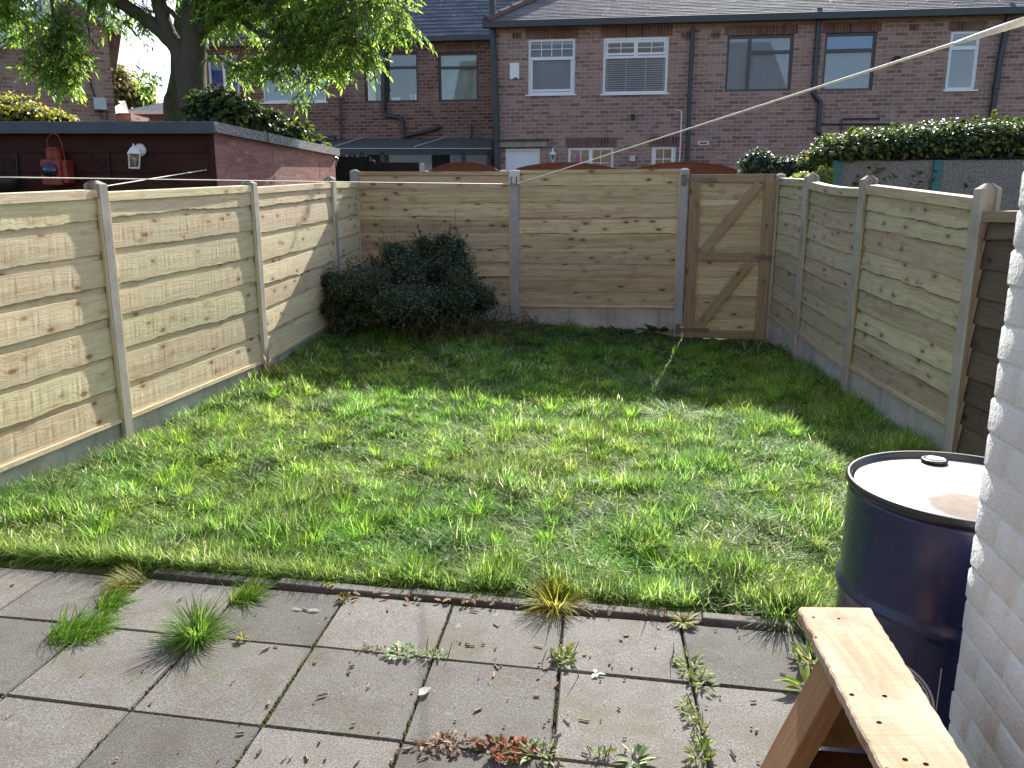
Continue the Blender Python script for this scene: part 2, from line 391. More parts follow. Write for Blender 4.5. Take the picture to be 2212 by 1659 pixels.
def _slab():
    n = NT('paving_slab'); o = n.gen(); wc = n.attr('wc'); s_ = n.n('ShaderNodeSeparateXYZ'); n.set(s_.inputs[0], wc)
    a = n.noise(o, 150, 4, .75); b = n.noise(o, 420, 2, .6); g = n.noise(o, 5, 5, .65)
    c = n.mix((.070,.066,.062), (.180,.172,.160), n.ramp(a, [(.38,(0,0,0)),(.62,(1,1,1))]))
    c = n.mix(c, (.05,.047,.043), n.math('MULTIPLY', n.ramp(b, [(.56,(0,0,0)),(.70,(1,1,1))]), .7))
    c = n.mix(c, (.42,.41,.39), n.math('MULTIPLY', n.ramp(n.noise(o, 260, 1), [(.66,(0,0,0)),(.72,(1,1,1))]), .5))
    c = n.mix(c, (.075,.066,.05), n.math('MULTIPLY', n.ramp(g, [(.45,(0,0,0)),(.72,(1,1,1))]), .65))
    c = n.mix(c, (.075,.075,.03), n.math('MULTIPLY', n.ramp(n.noise(o, 2.6, 6, .7), [(.54,(0,0,0)),(.68,(1,1,1))]), .6)); c = n.mix(c, (.30,.29,.27), n.math('MULTIPLY', n.ramp(n.noise(o, 11, 3, .5), [(.70,(0,0,0)),(.74,(1,1,1))]), .35))
    hs = n.n('ShaderNodeHueSaturation'); n.set(hs.inputs['Color'], c); n.set(hs.inputs['Value'], n.math('ADD', n.math('MULTIPLY', s_.outputs[2], .55), .78))
    n.prin(hs.outputs[0], .85, n.bump(n.math('ADD', a, b), .7, .003), spec=.3); return n.m
M['slab'] = _slab()
def _soil():
    n = NT('lawn_soil'); o = n.gen(); a = n.noise(o, 9, 6, .7); b = n.noise(o, 60, 4)
    c = n.mix((.05,.085,.02), (.085,.09,.04), n.ramp(a, [(.4,(0,0,0)),(.62,(1,1,1))])); c = n.mix(c, (.03,.04,.015), n.math('MULTIPLY', b, .6))
    n.prin(c, .95, n.bump(b, .6, .02), spec=.1); return n.m
M['soil'] = _soil()
M['moss'] = m_plain('moss', (.10,.12,.02), .95, var=.5, scale=60, bump=.6)
M['joint'] = m_plain('joint_soil', (.05,.042,.03), .95, var=.4, scale=40)
def _painted():
    n = NT('white_masonry_paint'); o = n.gen(); a = n.noise(o, 40, 5, .7); b = n.noise(o, 3, 5)
    c = n.mix((.66,.66,.66), (.56,.555,.55), n.ramp(b, [(.4,(0,0,0)),(.7,(1,1,1))]))
    c = n.mix(c, (.40,.35,.29), n.math('MULTIPLY', n.ramp(n.noise(o, 30, 6, .8), [(.58,(0,0,0)),(.68,(1,1,1))]), .5)); c = n.mix(c, (.36,.34,.31), n.math('MULTIPLY', n.ramp(n.noise(n.maps(o,(2,2,.8)), 2.2, 6, .7), [(.5,(0,0,0)),(.75,(1,1,1))]), .35))
    n.prin(c, .85, n.bump(n.math('ADD', n.math('MULTIPLY', a, 1.4), n.noise(o, 110, 3)), .7, .005), spec=.25); return n.m
M['painted'] = _painted()
def _drum():
    n = NT('navy_drum_paint'); o = n.obj(); a = n.noise(o, 12, 5, .7); b = n.noise(n.maps(o, (1,1,.3)), 40, 4)
    c = n.mix((.004,.009,.052), (.007,.014,.075), a); c = n.mix(c, (.10,.07,.06), n.math('MULTIPLY', n.ramp(b, [(.68,(0,0,0)),(.74,(1,1,1))]), .6)); c = n.mix(c, (.16,.16,.18), n.math('MULTIPLY', n.ramp(n.noise(n.maps(o,(1,1,.25)),14,5,.7), [(.62,(0,0,0)),(.72,(1,1,1))]), .22))
    r = n.math('ADD', n.math('MULTIPLY', a, .15), .2)
    n.prin(c, r, n.bump(n.noise(o, 5, 2), .12, .01), spec=.6); return n.m
M['drum'] = _drum()
def _lid():
    n = NT('drum_lid_paint'); o = n.obj(); sp = n.n('ShaderNodeVectorMath', operation='DISTANCE'); n.set(sp.inputs[0], n.maps(o, (1,1,0))); sp.inputs[1].default_value = (-.055, -.125, 0)
    dn = n.math('ADD', sp.outputs['Value'], n.math('MULTIPLY', n.noise(o, 14, 4), .05))
    patch = n.ramp(dn, [(.115,(1,1,1)),(.125,(0,0,0))]); halo = n.ramp(dn, [(.12,(1,1,1)),(.19,(0,0,0))])
    c = n.mix((.15,.155,.17), (.26,.26,.25), n.math('MULTIPLY', halo, .8)); c = n.mix(c, (.14,.13,.12), n.math('MULTIPLY', n.ramp(n.noise(o,9,5,.7),[(.55,(0,0,0)),(.7,(1,1,1))]), .4)); c = n.mix(c, n.mix((.13,.085,.06), (.24,.20,.17), n.noise(o, 40, 3)), patch)
    n.prin(c, n.mix((.38,.38,.38), (.85,.85,.85), halo), n.bump(n.noise(o, 60, 3), .1, .003), spec=.7); return n.m
M['lid'] = _lid()
M['black_rim'] = m_plain('black_rim', (.012,.012,.016), .3)
M['print'] = m_plain('white_print', (.62,.62,.62), .5)
def _chip():
    n = NT('wood_chip'); oi = n.n('ShaderNodeObjectInfo'); c = n.ramp(oi.outputs['Random'], [(0,(.10,.05,.03)),(.4,(.22,.12,.065)),(.7,(.33,.21,.13)),(1,(.16,.13,.10))]); n.prin(c, .9); return n.m
M['chip'] = _chip()
M['petal'] = m_leaf('pale_leaf', .1, .5)
M['hole'] = m_plain('hole_black', (.02,.012,.008), 1.0, spec=0)
M['bulb'] = m_plain('bulb', (.5,.35,.2), .3)

# ------------------------------------------------------------------ terrain
YA = R(9.5)                                   # yard heading
def ground_z(x, y):
    x = np.asarray(x, float); y = np.asarray(y, float)
    t = np.clip((y - 5.6) / 4.0, 0, 1) ** 1.5
    z = t * (.29 - .05 * np.clip(x, -3, 4))
    z = z + np.clip((y - 12.6) / 7.0, 0, 1) * .75
    return z
def lawn_edge(x):                             # y of the patio kerb at x
    return 3.0 - .155 * (x + .5)
def lump(x, y):
    return .016*np.sin(3.1*x+1.3)*np.sin(2.7*y) + .012*np.sin(7.3*x+y*2)*np.sin(6.1*y+.7) + .014*np.sin(21*x+4*np.sin(3*y))*np.sin(19*y+3*np.sin(4*x))
def build_ground():
    xs = np.concatenate([np.linspace(-250,-12,12), np.linspace(-10,-4,7), np.linspace(-3.6,4,191), np.linspace(5,12,8), np.linspace(16,250,12)])
    ys = np.concatenate([np.linspace(-250,-6,10), np.linspace(-4,2,7), np.linspace(2.2,10.4,206), np.linspace(11,22,12), np.linspace(26,300,12)])
    X, Y = np.meshgrid(xs, ys); Z = ground_z(X, Y)
    inl = (Y > lawn_edge(X)); Z = np.where(inl, Z + lump(X, Y) - .005, -.06)
    V = np.stack([X, Y, Z], -1).reshape(-1, 3); nx, ny = len(xs), len(ys)
    i = np.arange(nx-1); j = np.arange(ny-1); I, J = np.meshgrid(i, j); a = (J*nx+I).ravel()
    tag(mesh_np('ground', V, [np.stack([a, a+1, a+1+nx, a+nx], 1)], M['soil'], smooth=True, origin=(0,0,0)), kind='structure')
build_ground()

# patio slabs --------------------------------------------------------
U = Vector((math.cos(R(9.6)), -math.sin(R(9.6)), 0)); Vv = Vector((math.sin(R(6.2)), math.cos(R(6.2)), 0))
PO = Vector((-.286, 2.541, 0)); PS = .457
def gp(i, j): return PO + U*(i*PS) + Vv*(j*PS)
mb = MB()
for j in range(-8, 1):
    for i in range(-7, 6):
        g_ = .0045; top = 0.0
        dz = [random.uniform(-.0035, .0035) for _ in range(4)]
        js = 1.0 if j < 0 else .88
        a = gp(i, j) + U*g_ + Vv*g_; b = gp(i+1, j) - U*g_ + Vv*g_; c = gp(i+1, j+js) - U*g_ - Vv*g_; d = gp(i, j+js) + U*g_ - Vv*g_
        jx = Vector((random.uniform(-.003,.003), random.uniform(-.003,.003), 0)); r = random.random()
        if (i, j) in ((1,-1),(2,-1),(1,-2)): r = 1.1
        base = [a+jx, b+jx, c+jx, d+jx]; cen = sum(base, Vector())/4
        bot = [p + Vector((0,0,-.05)) for p in base]; mid = [p + Vector((0,0,dz[k]-.006)) for k, p in enumerate(base)]
        topv = [p + (cen-p).normalized()*.006 + Vector((0,0,dz[k])) for k, p in enumerate(base)]
        vs = bot+mid+topv; fs = [(8,9,10,11)]
        for k in range(4):
            k2=(k+1)%4; fs += [(k,k2,4+k2,4+k),(4+k,4+k2,8+k2,8+k)]
        mb.add(vs, fs, [(v.x, v.y, r) for v in vs])
tag(mb.build('patio', M['slab'], origin=(0,0,0)), kind='structure')
# joint bed + edging strip
mb = MB(); q = [gp(-7,-8)+Vector((0,0,-.022)), gp(6,-8)+Vector((0,0,-.022)), gp(6,.88)+Vector((0,0,-.022)), gp(-7,.88)+Vector((0,0,-.022))]
mb.add(q, [(0,1,2,3)])
tag(mb.build('patio_bed', M['joint'], origin=(0,0,0)), kind='structure')
mb = MB()
for k in range(7):
    a = gp(-3+k*1.3, .90) + Vector((0,0,-.01)); b = gp(-3+k*1.3+1.29, .90) + Vector((0,0,-.012+random.uniform(-.004,.004)))
    a.z += .006; mb.bar(a + Vv*.035, b + Vv*.035, .05, .05, rnd=random.random())
tag(bevel(mb.build('kerb', M['slab'], origin=(0,0,0)), .006), kind='structure')

# moss in the joints: uncountable
def moss_strip(p, q, n, wdt=.008):
    out = []
    for k in range(n):
        t = random.random(); c = p.lerp(q, t); out.append((c.x+random.gauss(0,wdt*.4), c.y+random.gauss(0,wdt*.4), random.uniform(-.014,-.002), random.uniform(.003,.008)))
    return out
ms = []
for i, n in ((-3,25),(-2,60),(-1,190),(0,190),(1,60)):
    for j in (0,-1,-2):
        ms += moss_strip(gp(i,j), gp(i,j+.88), n if (i,j)!=(0,-1) else 60)
for j in (0,-1,-2):
    ms += moss_strip(gp(-4,j), gp(3,j), 130)
mb = MB(); oct_ = [(1,0,0),(-1,0,0),(0,1,0),(0,-1,0),(0,0,1),(0,0,-.6)]; of = [(0,2,4),(2,1,4),(1,3,4),(3,0,4),(2,0,5),(1,2,5),(3,1,5),(0,3,5)]
for x,y,z,r in ms: mb.add([(x+a*r*random.uniform(.7,1.3), y+b*r*random.uniform(.7,1.3), z+c*r*.8) for a,b,c in oct_], of)
tag(mb.build('moss', M['moss'], smooth=False, origin=(0,0,0)), 'green moss growing along the joints of the paving', 'moss', kind='stuff')

# ------------------------------------------------------------------ leaf / blade generators (numpy)
def cvar(base, n, var=.25, hue=.12):
    base = np.asarray(base, float); k = 1 + RNG.normal(0, var, (n,1)); h = RNG.normal(0, hue, (n,1))
    c = base * np.clip(k, .35, 2) * np.concatenate([1+h, np.ones((n,1)), 1-h*.6], 1)
    return np.clip(c, .004, .9)
def leaf_mesh(P, D, Nn, L, W, col, fold=.25, droop=0.):
    """lanceolate leaves: P base, D direction, Nn normal"""
    n = len(P); D = D/np.linalg.norm(D,axis=1,keepdims=True); S = np.cross(D, Nn); S /= np.linalg.norm(S,axis=1,keepdims=True)+1e-9; Nn = np.cross(S, D)
    L = np.broadcast_to(L,(n,))[:,None]; W = np.broadcast_to(W,(n,))[:,None]
    a = P; m1 = P + D*L*.38 + Nn*0; l = m1 + S*W*.5 + Nn*W*fold; r = m1 - S*W*.5 + Nn*W*fold
    m2 = P + D*L*.72 - np.array([0,0,1])*L*droop*.3; l2 = m2 + S*W*.36 + Nn*W*fold*.7; r2 = m2 - S*W*.36 + Nn*W*fold*.7
    tip = P + D*L - np.array([0,0,1])*L*droop
    V = np.stack([a,l,l2,tip,r2,r,m1,m2],1).reshape(-1,3); b = (np.arange(n)*8)[:,None]
    q = np.concatenate([b+np.array([[6,7,2,1]]), b+np.array([[6,5,4,7]])],0)
    t = np.concatenate([b+np.array([[0,6,1]]), b+np.array([[0,5,6]]), b+np.array([[7,3,2]]), b+np.array([[7,4,3]])],0)
    return V, q, t, np.repeat(col, 8, 0)
def build_leaves(name, mat, sets, parent=None, **k):
    Vs=[];Q=[];T=[];C=[];o=0
    for V,q,t,c in sets: Vs.append(V);Q.append(q+o);T.append(t+o);C.append(c);o+=len(V)
    return mesh_np(name, np.concatenate(Vs), [np.concatenate(Q), np.concatenate(T)], mat, parent, col=np.concatenate(C), **k)
def blades(P, L, W, az, lean, curve, col, seg=3):
    """grass blades: lean = initial angle from vertical, curve = extra bend to the tip"""
    n=len(P); d=np.stack([np.cos(az),np.sin(az)],1); side=np.stack([-np.sin(az),np.cos(az),np.zeros(n)],1)
    pts=[P]; cur=P.copy()
    for i in range(seg):
        th=lean+curve*(i+.5)/seg
        st=np.stack([d[:,0]*np.sin(th),d[:,1]*np.sin(th),np.cos(th)],1)*(L/seg)[:,None]; cur=cur+st; pts.append(cur)
    rows=[]
    for i in range(seg):
        ww=(W*(1-.25*i/seg if i<seg-1 else .62))[:,None]*.5; rows+= [pts[i]-side*ww, pts[i]+side*ww]
    rows.append(pts[seg]); k=2*seg+1
    V=np.stack(rows,1).reshape(-1,3); b=(np.arange(n)*k)[:,None]
    q=np.concatenate([b+np.array([[2*i,2*i+1,2*i+3,2*i+2]]) for i in range(seg-1)],0); t=b+np.array([[2*seg-2,2*seg-1,2*seg]])
    return V,q,t,np.repeat(col,k,0)

def vnoise(x, y, s, seed=0):
    r = np.random.default_rng(seed); G = r.random((64,64)); x=np.mod(x*s,64); y=np.mod(y*s,64)
    i=np.floor(x).astype(int); j=np.floor(y).astype(int); fx=x-i; fy=y-j; fx=fx*fx*(3-2*fx); fy=fy*fy*(3-2*fy)
    g=lambda a,b: G[a%64,b%64]
    return (g(i,j)*(1-fx)+g(i+1,j)*fx)*(1-fy)+(g(i,j+1)*(1-fx)+g(i+1,j+1)*fx)*fy

# ------------------------------------------------------------------ fences
PL1=(-2.717,5.25); PL2=(-2.334,7.149); PL3=(-2.047,9.047); PP1=(-1.905,9.80); PP2=(.036,9.50); PP3=(1.962,9.187); PP4=(3.000,9.016)
PR3=(3.02,8.122); PR2=(2.955,6.671); PR1=(2.83,4.78); PL0=(-3.10,3.36); PR0=(2.71,2.90)
def post(parent, p, ang, z0, z1, mat, w_=.10, d_=.11, cap=.025, name='concrete_post', n=0.0):
    m = Matrix.Rotation(ang,4,'Z'); m.translation=(p[0],p[1],0); h=w_/2; k=d_/2; c=.012; mb=MB()
    out=[(-h+c,-k+n),(h-c,-k+n),(h,-k+c+n),(h,-.028+n),(h-.022,-.026+n),(h-.022,.026+n),(h,.028+n),(h,k-c+n),(h-c,k+n),(-h+c,k+n),(-h,k-c+n),(-h,.028+n),(-h+.022,.026+n),(-h+.022,-.026+n),(-h,-.028+n),(-h,-k+c+n)]
    vs=[];N=len(out)
    rings=[(z0-.4,1),(z1-cap,1),(z1-cap+.003,.97),(z1,.30)]
    for z,s in rings: vs+=[m@Vector((x*s,(y-n)*s+n,z)) for x,y in out]
    fs=[]
    for i in range(len(rings)-1):
        for a in range(N): b=(a+1)%N; fs.append((i*N+a,i*N+b,(i+1)*N+b,(i+1)*N+a))
    fs.append(tuple(range((len(rings)-1)*N,len(rings)*N)))
    mb.add(vs,fs); return mb.build(name,mat,parent)

def board_rows(fr, s0, s1, zb, zt, nb, lap, tilt, thick, wav, mb, seed, alt=0.0, nseg=84, front=-1, amp_n=.004):
    """lapped waney boards: fr frame; zb,zt functions of s giving bottom/top"""
    rnd = random.Random(seed); xs=[s0+(s1-s0)*i/nseg for i in range(nseg+1)]
    hs=[rnd.uniform(.85,1.15)*((.55 if b%2 else 1.35) if alt else 1) for b in range(nb)]; tot=sum(hs); cum=[0]
    for h in hs: cum.append(cum[-1]+h/tot)
    for b in range(nb):
        ph=[rnd.uniform(0,6.28) for _ in range(6)]; r=rnd.random(); a=wav*rnd.uniform(.5,1.5)
        rag=[0.0]
        for _ in range(nseg+2): rag.append(rag[-1]*.72+rnd.gauss(0,.30))
        wob=lambda s,k: a*(.4*math.sin(1.9*s+ph[k])+.45*math.sin(5.3*s+ph[k+1])+.3*math.sin(13*s+ph[k]*2)+(rag[int((s-s0)/(s1-s0)*nseg+.5)] if k==0 else 0))
        bark_shade=[rnd.uniform(-.4,.8)]  # patches of bark along the lower edge, also painted contact shade between boards
        for _ in range(nseg+2): bark_shade.append(max(-.6,min(1.2,bark_shade[-1]+rnd.gauss(0,.22))))
        vs=[];wc=[];sl=rnd.uniform(-.006,.006)
        bow=rnd.uniform(-1,1)*amp_n
        for s in xs:
            B=zb(s);T=zt(s);H=T-B
            zl=B+H*cum[b]+wob(s,0)+sl*(s-s0) if b>0 else B
            zh=B+H*cum[b+1]+lap+wob(s,2)*.5
            if b==nb-1: zh=T
            nl=front*(tilt+.012)+bow*math.sin((s-s0)*3); nh=front*.004+bow*.5*math.sin((s-s0)*3)
            if alt:
                base_n=.032 if b%2==0 else .032-alt
                nl=front*base_n+bow*math.sin((s-s0)*3+b); nh=nl-front*(.004 if b%2==0 else .001)
            zm=(zl+zh)/2; cup=front*.002*rnd.uniform(.5,1.5)
            bs_=max(0.,min(1.,bark_shade[int((s-s0)/(s1-s0)*nseg+.5)])); lip=.0035+.0055*bs_
            for (n_,z_,v_) in ((nl,zl,0),(nl,zl+lip,.2),((nl+nh)/2+cup,zm,.5),(nh,zh,1),(nh-front*thick,zh,1.1),(nl-front*thick,zl,1.2)):
                vs.append(fr.w(s,n_,z_)); wc.append((s,(z_-zl)+b*.3 if v_<=1 else (zh-zl)+.01+b*.3,r*.98+((.3+1.5*bs_) if v_ in (0,1.2) else 0)))
        fs=[];k=6
        for i in range(nseg):
            for j in range(k):
                j2=(j+1)%k; fs.append((i*k+j,(i+1)*k+j,(i+1)*k+j2,i*k+j2))
        fs.append((0,1,2,3,4,5)); fs.append(tuple(nseg*k+j for j in (5,4,3,2,1,0)))
        mb.add(vs,fs,wc)
    return cum

def fence_panel(root, fr, s0, s1, zb0, zb1, zt0, zt1, nb, mat, seed, rail_mat=None, label=None, batten=True, tilt=.016, wav=.007, rail=.055, sag=0., right_batten=True, alt=0.):
    lin=lambda a,b: (lambda s: a+(b-a)*(s-s0)/(s1-s0))
    zb=lin(zb0,zb1); z_t=lin(zt0,zt1); zt=lambda s: z_t(s)-sag*4*((s-s0)/(s1-s0))*(1-(s-s0)/(s1-s0))
    mb=MB(); board_rows(fr,s0,s1,zb,lambda s: zt(s)-.02,nb,.022 if alt else .035,tilt,.009,wav,mb,seed,alt=alt)
    p=mb.build('fence_panel',mat,root)
    if label: p['label']=label
    rm=rail_mat or mat; n=14; vs=[];fs=[];wc=[]
    for i in range(n+1):
        s=s0+(s1-s0)*i/n; T=zt(s)
        for (a,b) in ((-.046,T-rail),(-.046,T),(.03,T+.004),(.03,T-rail)):
            vs.append(fr.w(s,a,b)); wc.append((s,b-T+a,.3+seed*.1%.6))
    for i in range(n):
        for j in range(4): j2=(j+1)%4; fs.append((i*4+j,(i+1)*4+j,(i+1)*4+j2,i*4+j2))
    fs+= [(0,1,2,3),(n*4+3,n*4+2,n*4+1,n*4)]
    MB().add(vs,fs,wc).build('cap_rail',rm,p)
    if batten:
        for s in ((s0+.008,s1-.008) if right_batten else (s1-.008,)):
            m2=MB(); m2.bar(fr.w(s,-.044,zb(s)-.0),fr.w(s,-.044,zt(s)-rail-.005),.018,.02,up=fr.y,rnd=.4); m2.build('side_batten',rm,p)
    m2=MB(); m2.bar(fr.w(s0+.01,-.03,zb(s0)-.012),fr.w(s1-.01,-.03,zb(s1)-.012),.03,.03,rnd=.7); m2.build('bottom_rail',rm,p)
    return p
def gravel(root, fr, s0, s1, z00, z01, z10, z11, mat):
    mb=MB(); vs=[fr.w(s0,-.022,z00-.2),fr.w(s1,-.022,z01-.2),fr.w(s1,-.022,z11-.028),fr.w(s0,-.022,z10-.028),fr.w(s0,.022,z00-.2),fr.w(s1,.022,z01-.2),fr.w(s1,.022,z11-.028),fr.w(s0,.022,z10-.028)]
    mb.add(vs,[(0,1,2,3),(5,4,7,6),(3,2,6,7),(0,3,7,4),(1,5,6,2)]); return mb.build('gravel_board',mat,root)

# left fence
Z={}
def ztop(px,py,p): return at(px,py,p[1]).z
zL=[(PL0,-.02,1.71),(PL1,.02,ztop(205,390,PL1)),(PL2,.07,ztop(540,390,PL2)),(PL3,.22,ztop(712,381,PL3)),(PP1,.36,ztop(768,366,PP1))]
lf=empty('wooden_fence',(PL1[0],PL1[1],0),label='sunlit pale lap fence with concrete posts along the left side of the lawn',cat='fence')
for i,(p,b,t) in enumerate(zL[:-1]):
    q=zL[min(i+1,4)][0]; a=math.atan2(q[1]-p[1],q[0]-p[0]); post(lf,p,a,b,t,M['concrete'],w_=.10,d_=.115)
gaps=[(-.10,-.06),(-.075,-.045),(-.06,-.07),(-.07,-.16)]
for i in range(4):
    p,b0,t0=zL[i]; q,b1,t1=zL[i+1]; fr=Frame(p,q); L=fr.len
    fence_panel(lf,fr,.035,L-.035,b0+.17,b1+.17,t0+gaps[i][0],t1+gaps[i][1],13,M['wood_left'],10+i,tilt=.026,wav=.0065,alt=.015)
    gravel(lf,fr,.03,L-.03,b0,b1,b0+.17,b1+.17,M['gravel'])
# back fence
bf=empty('wooden_fence',(PP2[0],PP2[1],.3),label='shaded pale lap fence with concrete posts and base, across the back of the lawn',cat='fence')
fb=Frame(PP1,PP3)
zP=[(PP1,.36,ztop(768,366,PP1)),(PP2,.30,ztop(1110,366,PP2)),(PP3,.25,ztop(1480,363,PP3)),(PP4,.17,ztop(1684,374,PP4))]
for i,(p,b,t) in enumerate(zP): post(bf,p,fb.ang,b,t,M['concrete_grey'],w_=.105,d_=.11)
for i in range(2):
    p,b0,t0=zP[i]; q,b1,t1=zP[i+1]; fr=Frame(p,q); L=fr.len
    _,zb1=fr.px(1465,660); _,zb0=fr.px(1125,657)
    tA=fr.px(790,371)[1] if i==0 else fr.px(1125,368)[1]; tB=fr.px(1100,371)[1] if i==0 else fr.px(1468,365)[1]
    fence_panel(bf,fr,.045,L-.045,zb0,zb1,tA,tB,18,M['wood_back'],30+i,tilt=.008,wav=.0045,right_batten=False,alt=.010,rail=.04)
    gravel(bf,fr,.04,L-.04,b0-.1,b1-.1,zb0,zb1,M['gravel'])
# right fence
zR=[(PP4,.17,ztop(1684,374,PP4)),(PR3,.09,ztop(1758,374,PR3)),(PR2,.02,ztop(1872,379,PR2)),(PR1,.02,ztop(2160,396,PR1))]
rf=empty('wooden_fence',(PR2[0],PR2[1],0),label='shaded greenish lap fence with concrete posts on the right side, behind the blue drum',cat='fence')
for i,(p,b,t) in enumerate(zR[1:]):
    q=zR[i][0]; a=math.atan2(p[1]-q[1],p[0]-q[0]); post(rf,p,a,b,t,M['concrete'],w_=.11,d_=.12,cap=.035)
gp_=[(-.055,-.06),(-.08,-.10),(-.075,-.085)]
for i in range(3):
    p,b0,t0=zR[i]; q,b1,t1=zR[i+1]; fr=Frame(p,q); L=fr.len; e0=.06 if i==0 else .045
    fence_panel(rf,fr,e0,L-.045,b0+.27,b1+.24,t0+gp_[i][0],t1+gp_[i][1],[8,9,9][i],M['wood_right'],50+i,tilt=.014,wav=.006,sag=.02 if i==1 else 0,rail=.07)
    gravel(rf,fr,.04,L-.04,b0,b1,b0+.27,b1+.24,M['gravel'])
# old dark panel past the last right post
fr=Frame(PR1,PR0); L=fr.len
dk=empty('old_fence',(PR1[0],PR1[1]-.1,0),label='weathered dark brown fence panel between the nearest right post and the white wall',cat='fence')
fence_panel(dk,fr,.07,L-.04,.1,.1,1.58,1.58,9,M['wood_old'],77,rail_mat=M['rail_old'],tilt=.014,rail=.06)

# ------------------------------------------------------------------ gate
gt=empty('garden_gate',fb.w(fb.len+.55,0,.2),rz=fb.ang,label='brown wooden ledged gate with two diagonal braces in the back right corner',cat='gate')
fg=Frame(PP3,PP4)
gl,_=fg.px(1489,500); gr_,_=fg.px(1668,500); _,g_t=fg.px(1560,377); _,g_b=fg.px(1560,722)
gl=.068; gr_=fg.len-.058; g_b-=.045
mb=MB(); board_rows(fg,gl,gr_,lambda s:g_b+.01,lambda s:g_t-.01,14,.02,.004,.008,.003,mb,91,front=-1,alt=.004); mb.build('boards',M['wood_back'],gt)
def gb(name,p,q,w_,label=None,n=-.045,th=.035,rnd=None):
    mb=MB(); mb.bar(fg.w(p[0],n,p[1]),fg.w(q[0],n,q[1]),th,w_,up=(0,0,1) if abs(p[1]-q[1])<.3 else fg.x,rnd=rnd)
    if abs(p[1]-q[1])>=.3:
        mb=MB(); mb.bar(fg.w(p[0],n,p[1]),fg.w(q[0],n,q[1]),th,w_,up=Vector((fg.w(q[0],n,q[1])-fg.w(p[0],n,p[1]))).cross(fg.y),rnd=rnd)
    o=bevel(mb.build(name,M['wood_gate'],gt),.003)
    return o
W_=.115
gb('stile',(gl+W_/2,g_b),(gl+W_/2,g_t),W_,rnd=.3); gb('stile',(gr_-W_/2,g_b),(gr_-W_/2,g_t),W_,rnd=.6)
zm=fg.px(1570,555)[1]
for z_ in (g_t-.045,zm,g_b+.05): gb('rail',(gl+W_+.002,z_),(gr_-W_-.002,z_),.09,rnd=.5)
gb('brace',(gl+W_+.06,zm+.06),(gr_-W_-.05,g_t-.10),.10,n=-.047,th=.03,rnd=.9); gb('brace',(gl+W_+.03,g_b+.10),(gr_-W_-.10,zm-.05),.10,n=-.047,th=.03,rnd=.8)
def hinge(z_):
    mb=MB(); mb.bar(fg.w(.0,-.068,z_),fg.w(.36,-.068,z_),.006,.038,up=(0,0,1)); mb.bar(fg.w(.0,-.062,z_-.06),fg.w(.0,-.062,z_+.06),.012,.05,up=fg.x)
    for k in (.08,.18,.30): mb.box((k-.008,-.078,z_-.008),(k+.008,-.07,z_+.008),fg.mat())
    mb.build('hinge',M['galv'],gt)
hinge(g_t-.06); hinge(g_b+.10)
mb=MB(); mb.bar(fg.w(gr_-.16,-.072,zm),fg.w(gr_+.05,-.072,zm),.012,.02); mb.box((gr_-.10,-.085,zm-.04),(gr_-.07,-.065,zm+.04),fg.mat()); mb.box((gr_-.03,-.085,zm-.03),(gr_,-.065,zm+.03),fg.mat()); mb.build('latch',M['galv'],gt)

# washing line bracket on the middle back post
fp=Frame(PP2,PP3)
br=empty('line_bracket',fp.w(0,-.06,1.95),rz=fp.ang,label='grey hooked washing line bracket on top of the middle post of the back fence',cat='bracket')
_,b0z=fp.px(1112,399,-.07); _,b1z=fp.px(1112,368,-.07)
mb=MB(); mb.box((-.066,-.078,b0z),(.066,-.057,b1z),fp.mat()); bevel(mb.build('plate',M['box_grey'],br),.012,3)
for s in (-.032,.032):
    mb=MB(); mb.tube([fp.w(s,-.08,b0z+.09),fp.w(s,-.10,b0z+.07),fp.w(s,-.105,b0z+.03),fp.w(s*.9,-.09,b0z+.005),fp.w(s*.7,-.082,b0z+.02)],.005,6); mb.build('hook',M['iron'],br)
HK=fp.w(.03,-.095,b0z+.005); HK2=fp.w(-.03,-.095,b0z+.005)
def sag(p,q,s,n=24): return [p.lerp(q,i/n)-Vector((0,0,s*4*(i/n)*(1-i/n))) for i in range(n+1)]
E1=at(2235,38,1.68)
mb=MB(); mb.tube(sag(HK,E1,.0,30),[.0058-.0022*min(1,i/14) for i in range(31)],7)
mb.tube([E1.lerp(HK,.0),E1.lerp(HK,.012),E1.lerp(HK,.022),E1.lerp(HK,.03)],[.009,.008,.006,.0036],7)
tag(mb.build('washing_line',M['rope'],smooth=True),'white washing line rising from the back post to the upper right','rope')
E2=at(-60,382,3.95)
mb=MB(); mb.tube(sag(HK2,E2,.0),[.0060-.0028*min(1,i/12) for i in range(25)],6); tag(mb.build('washing_line',M['rope'],smooth=True),'white washing line running level to the left in front of the fence tops','rope')

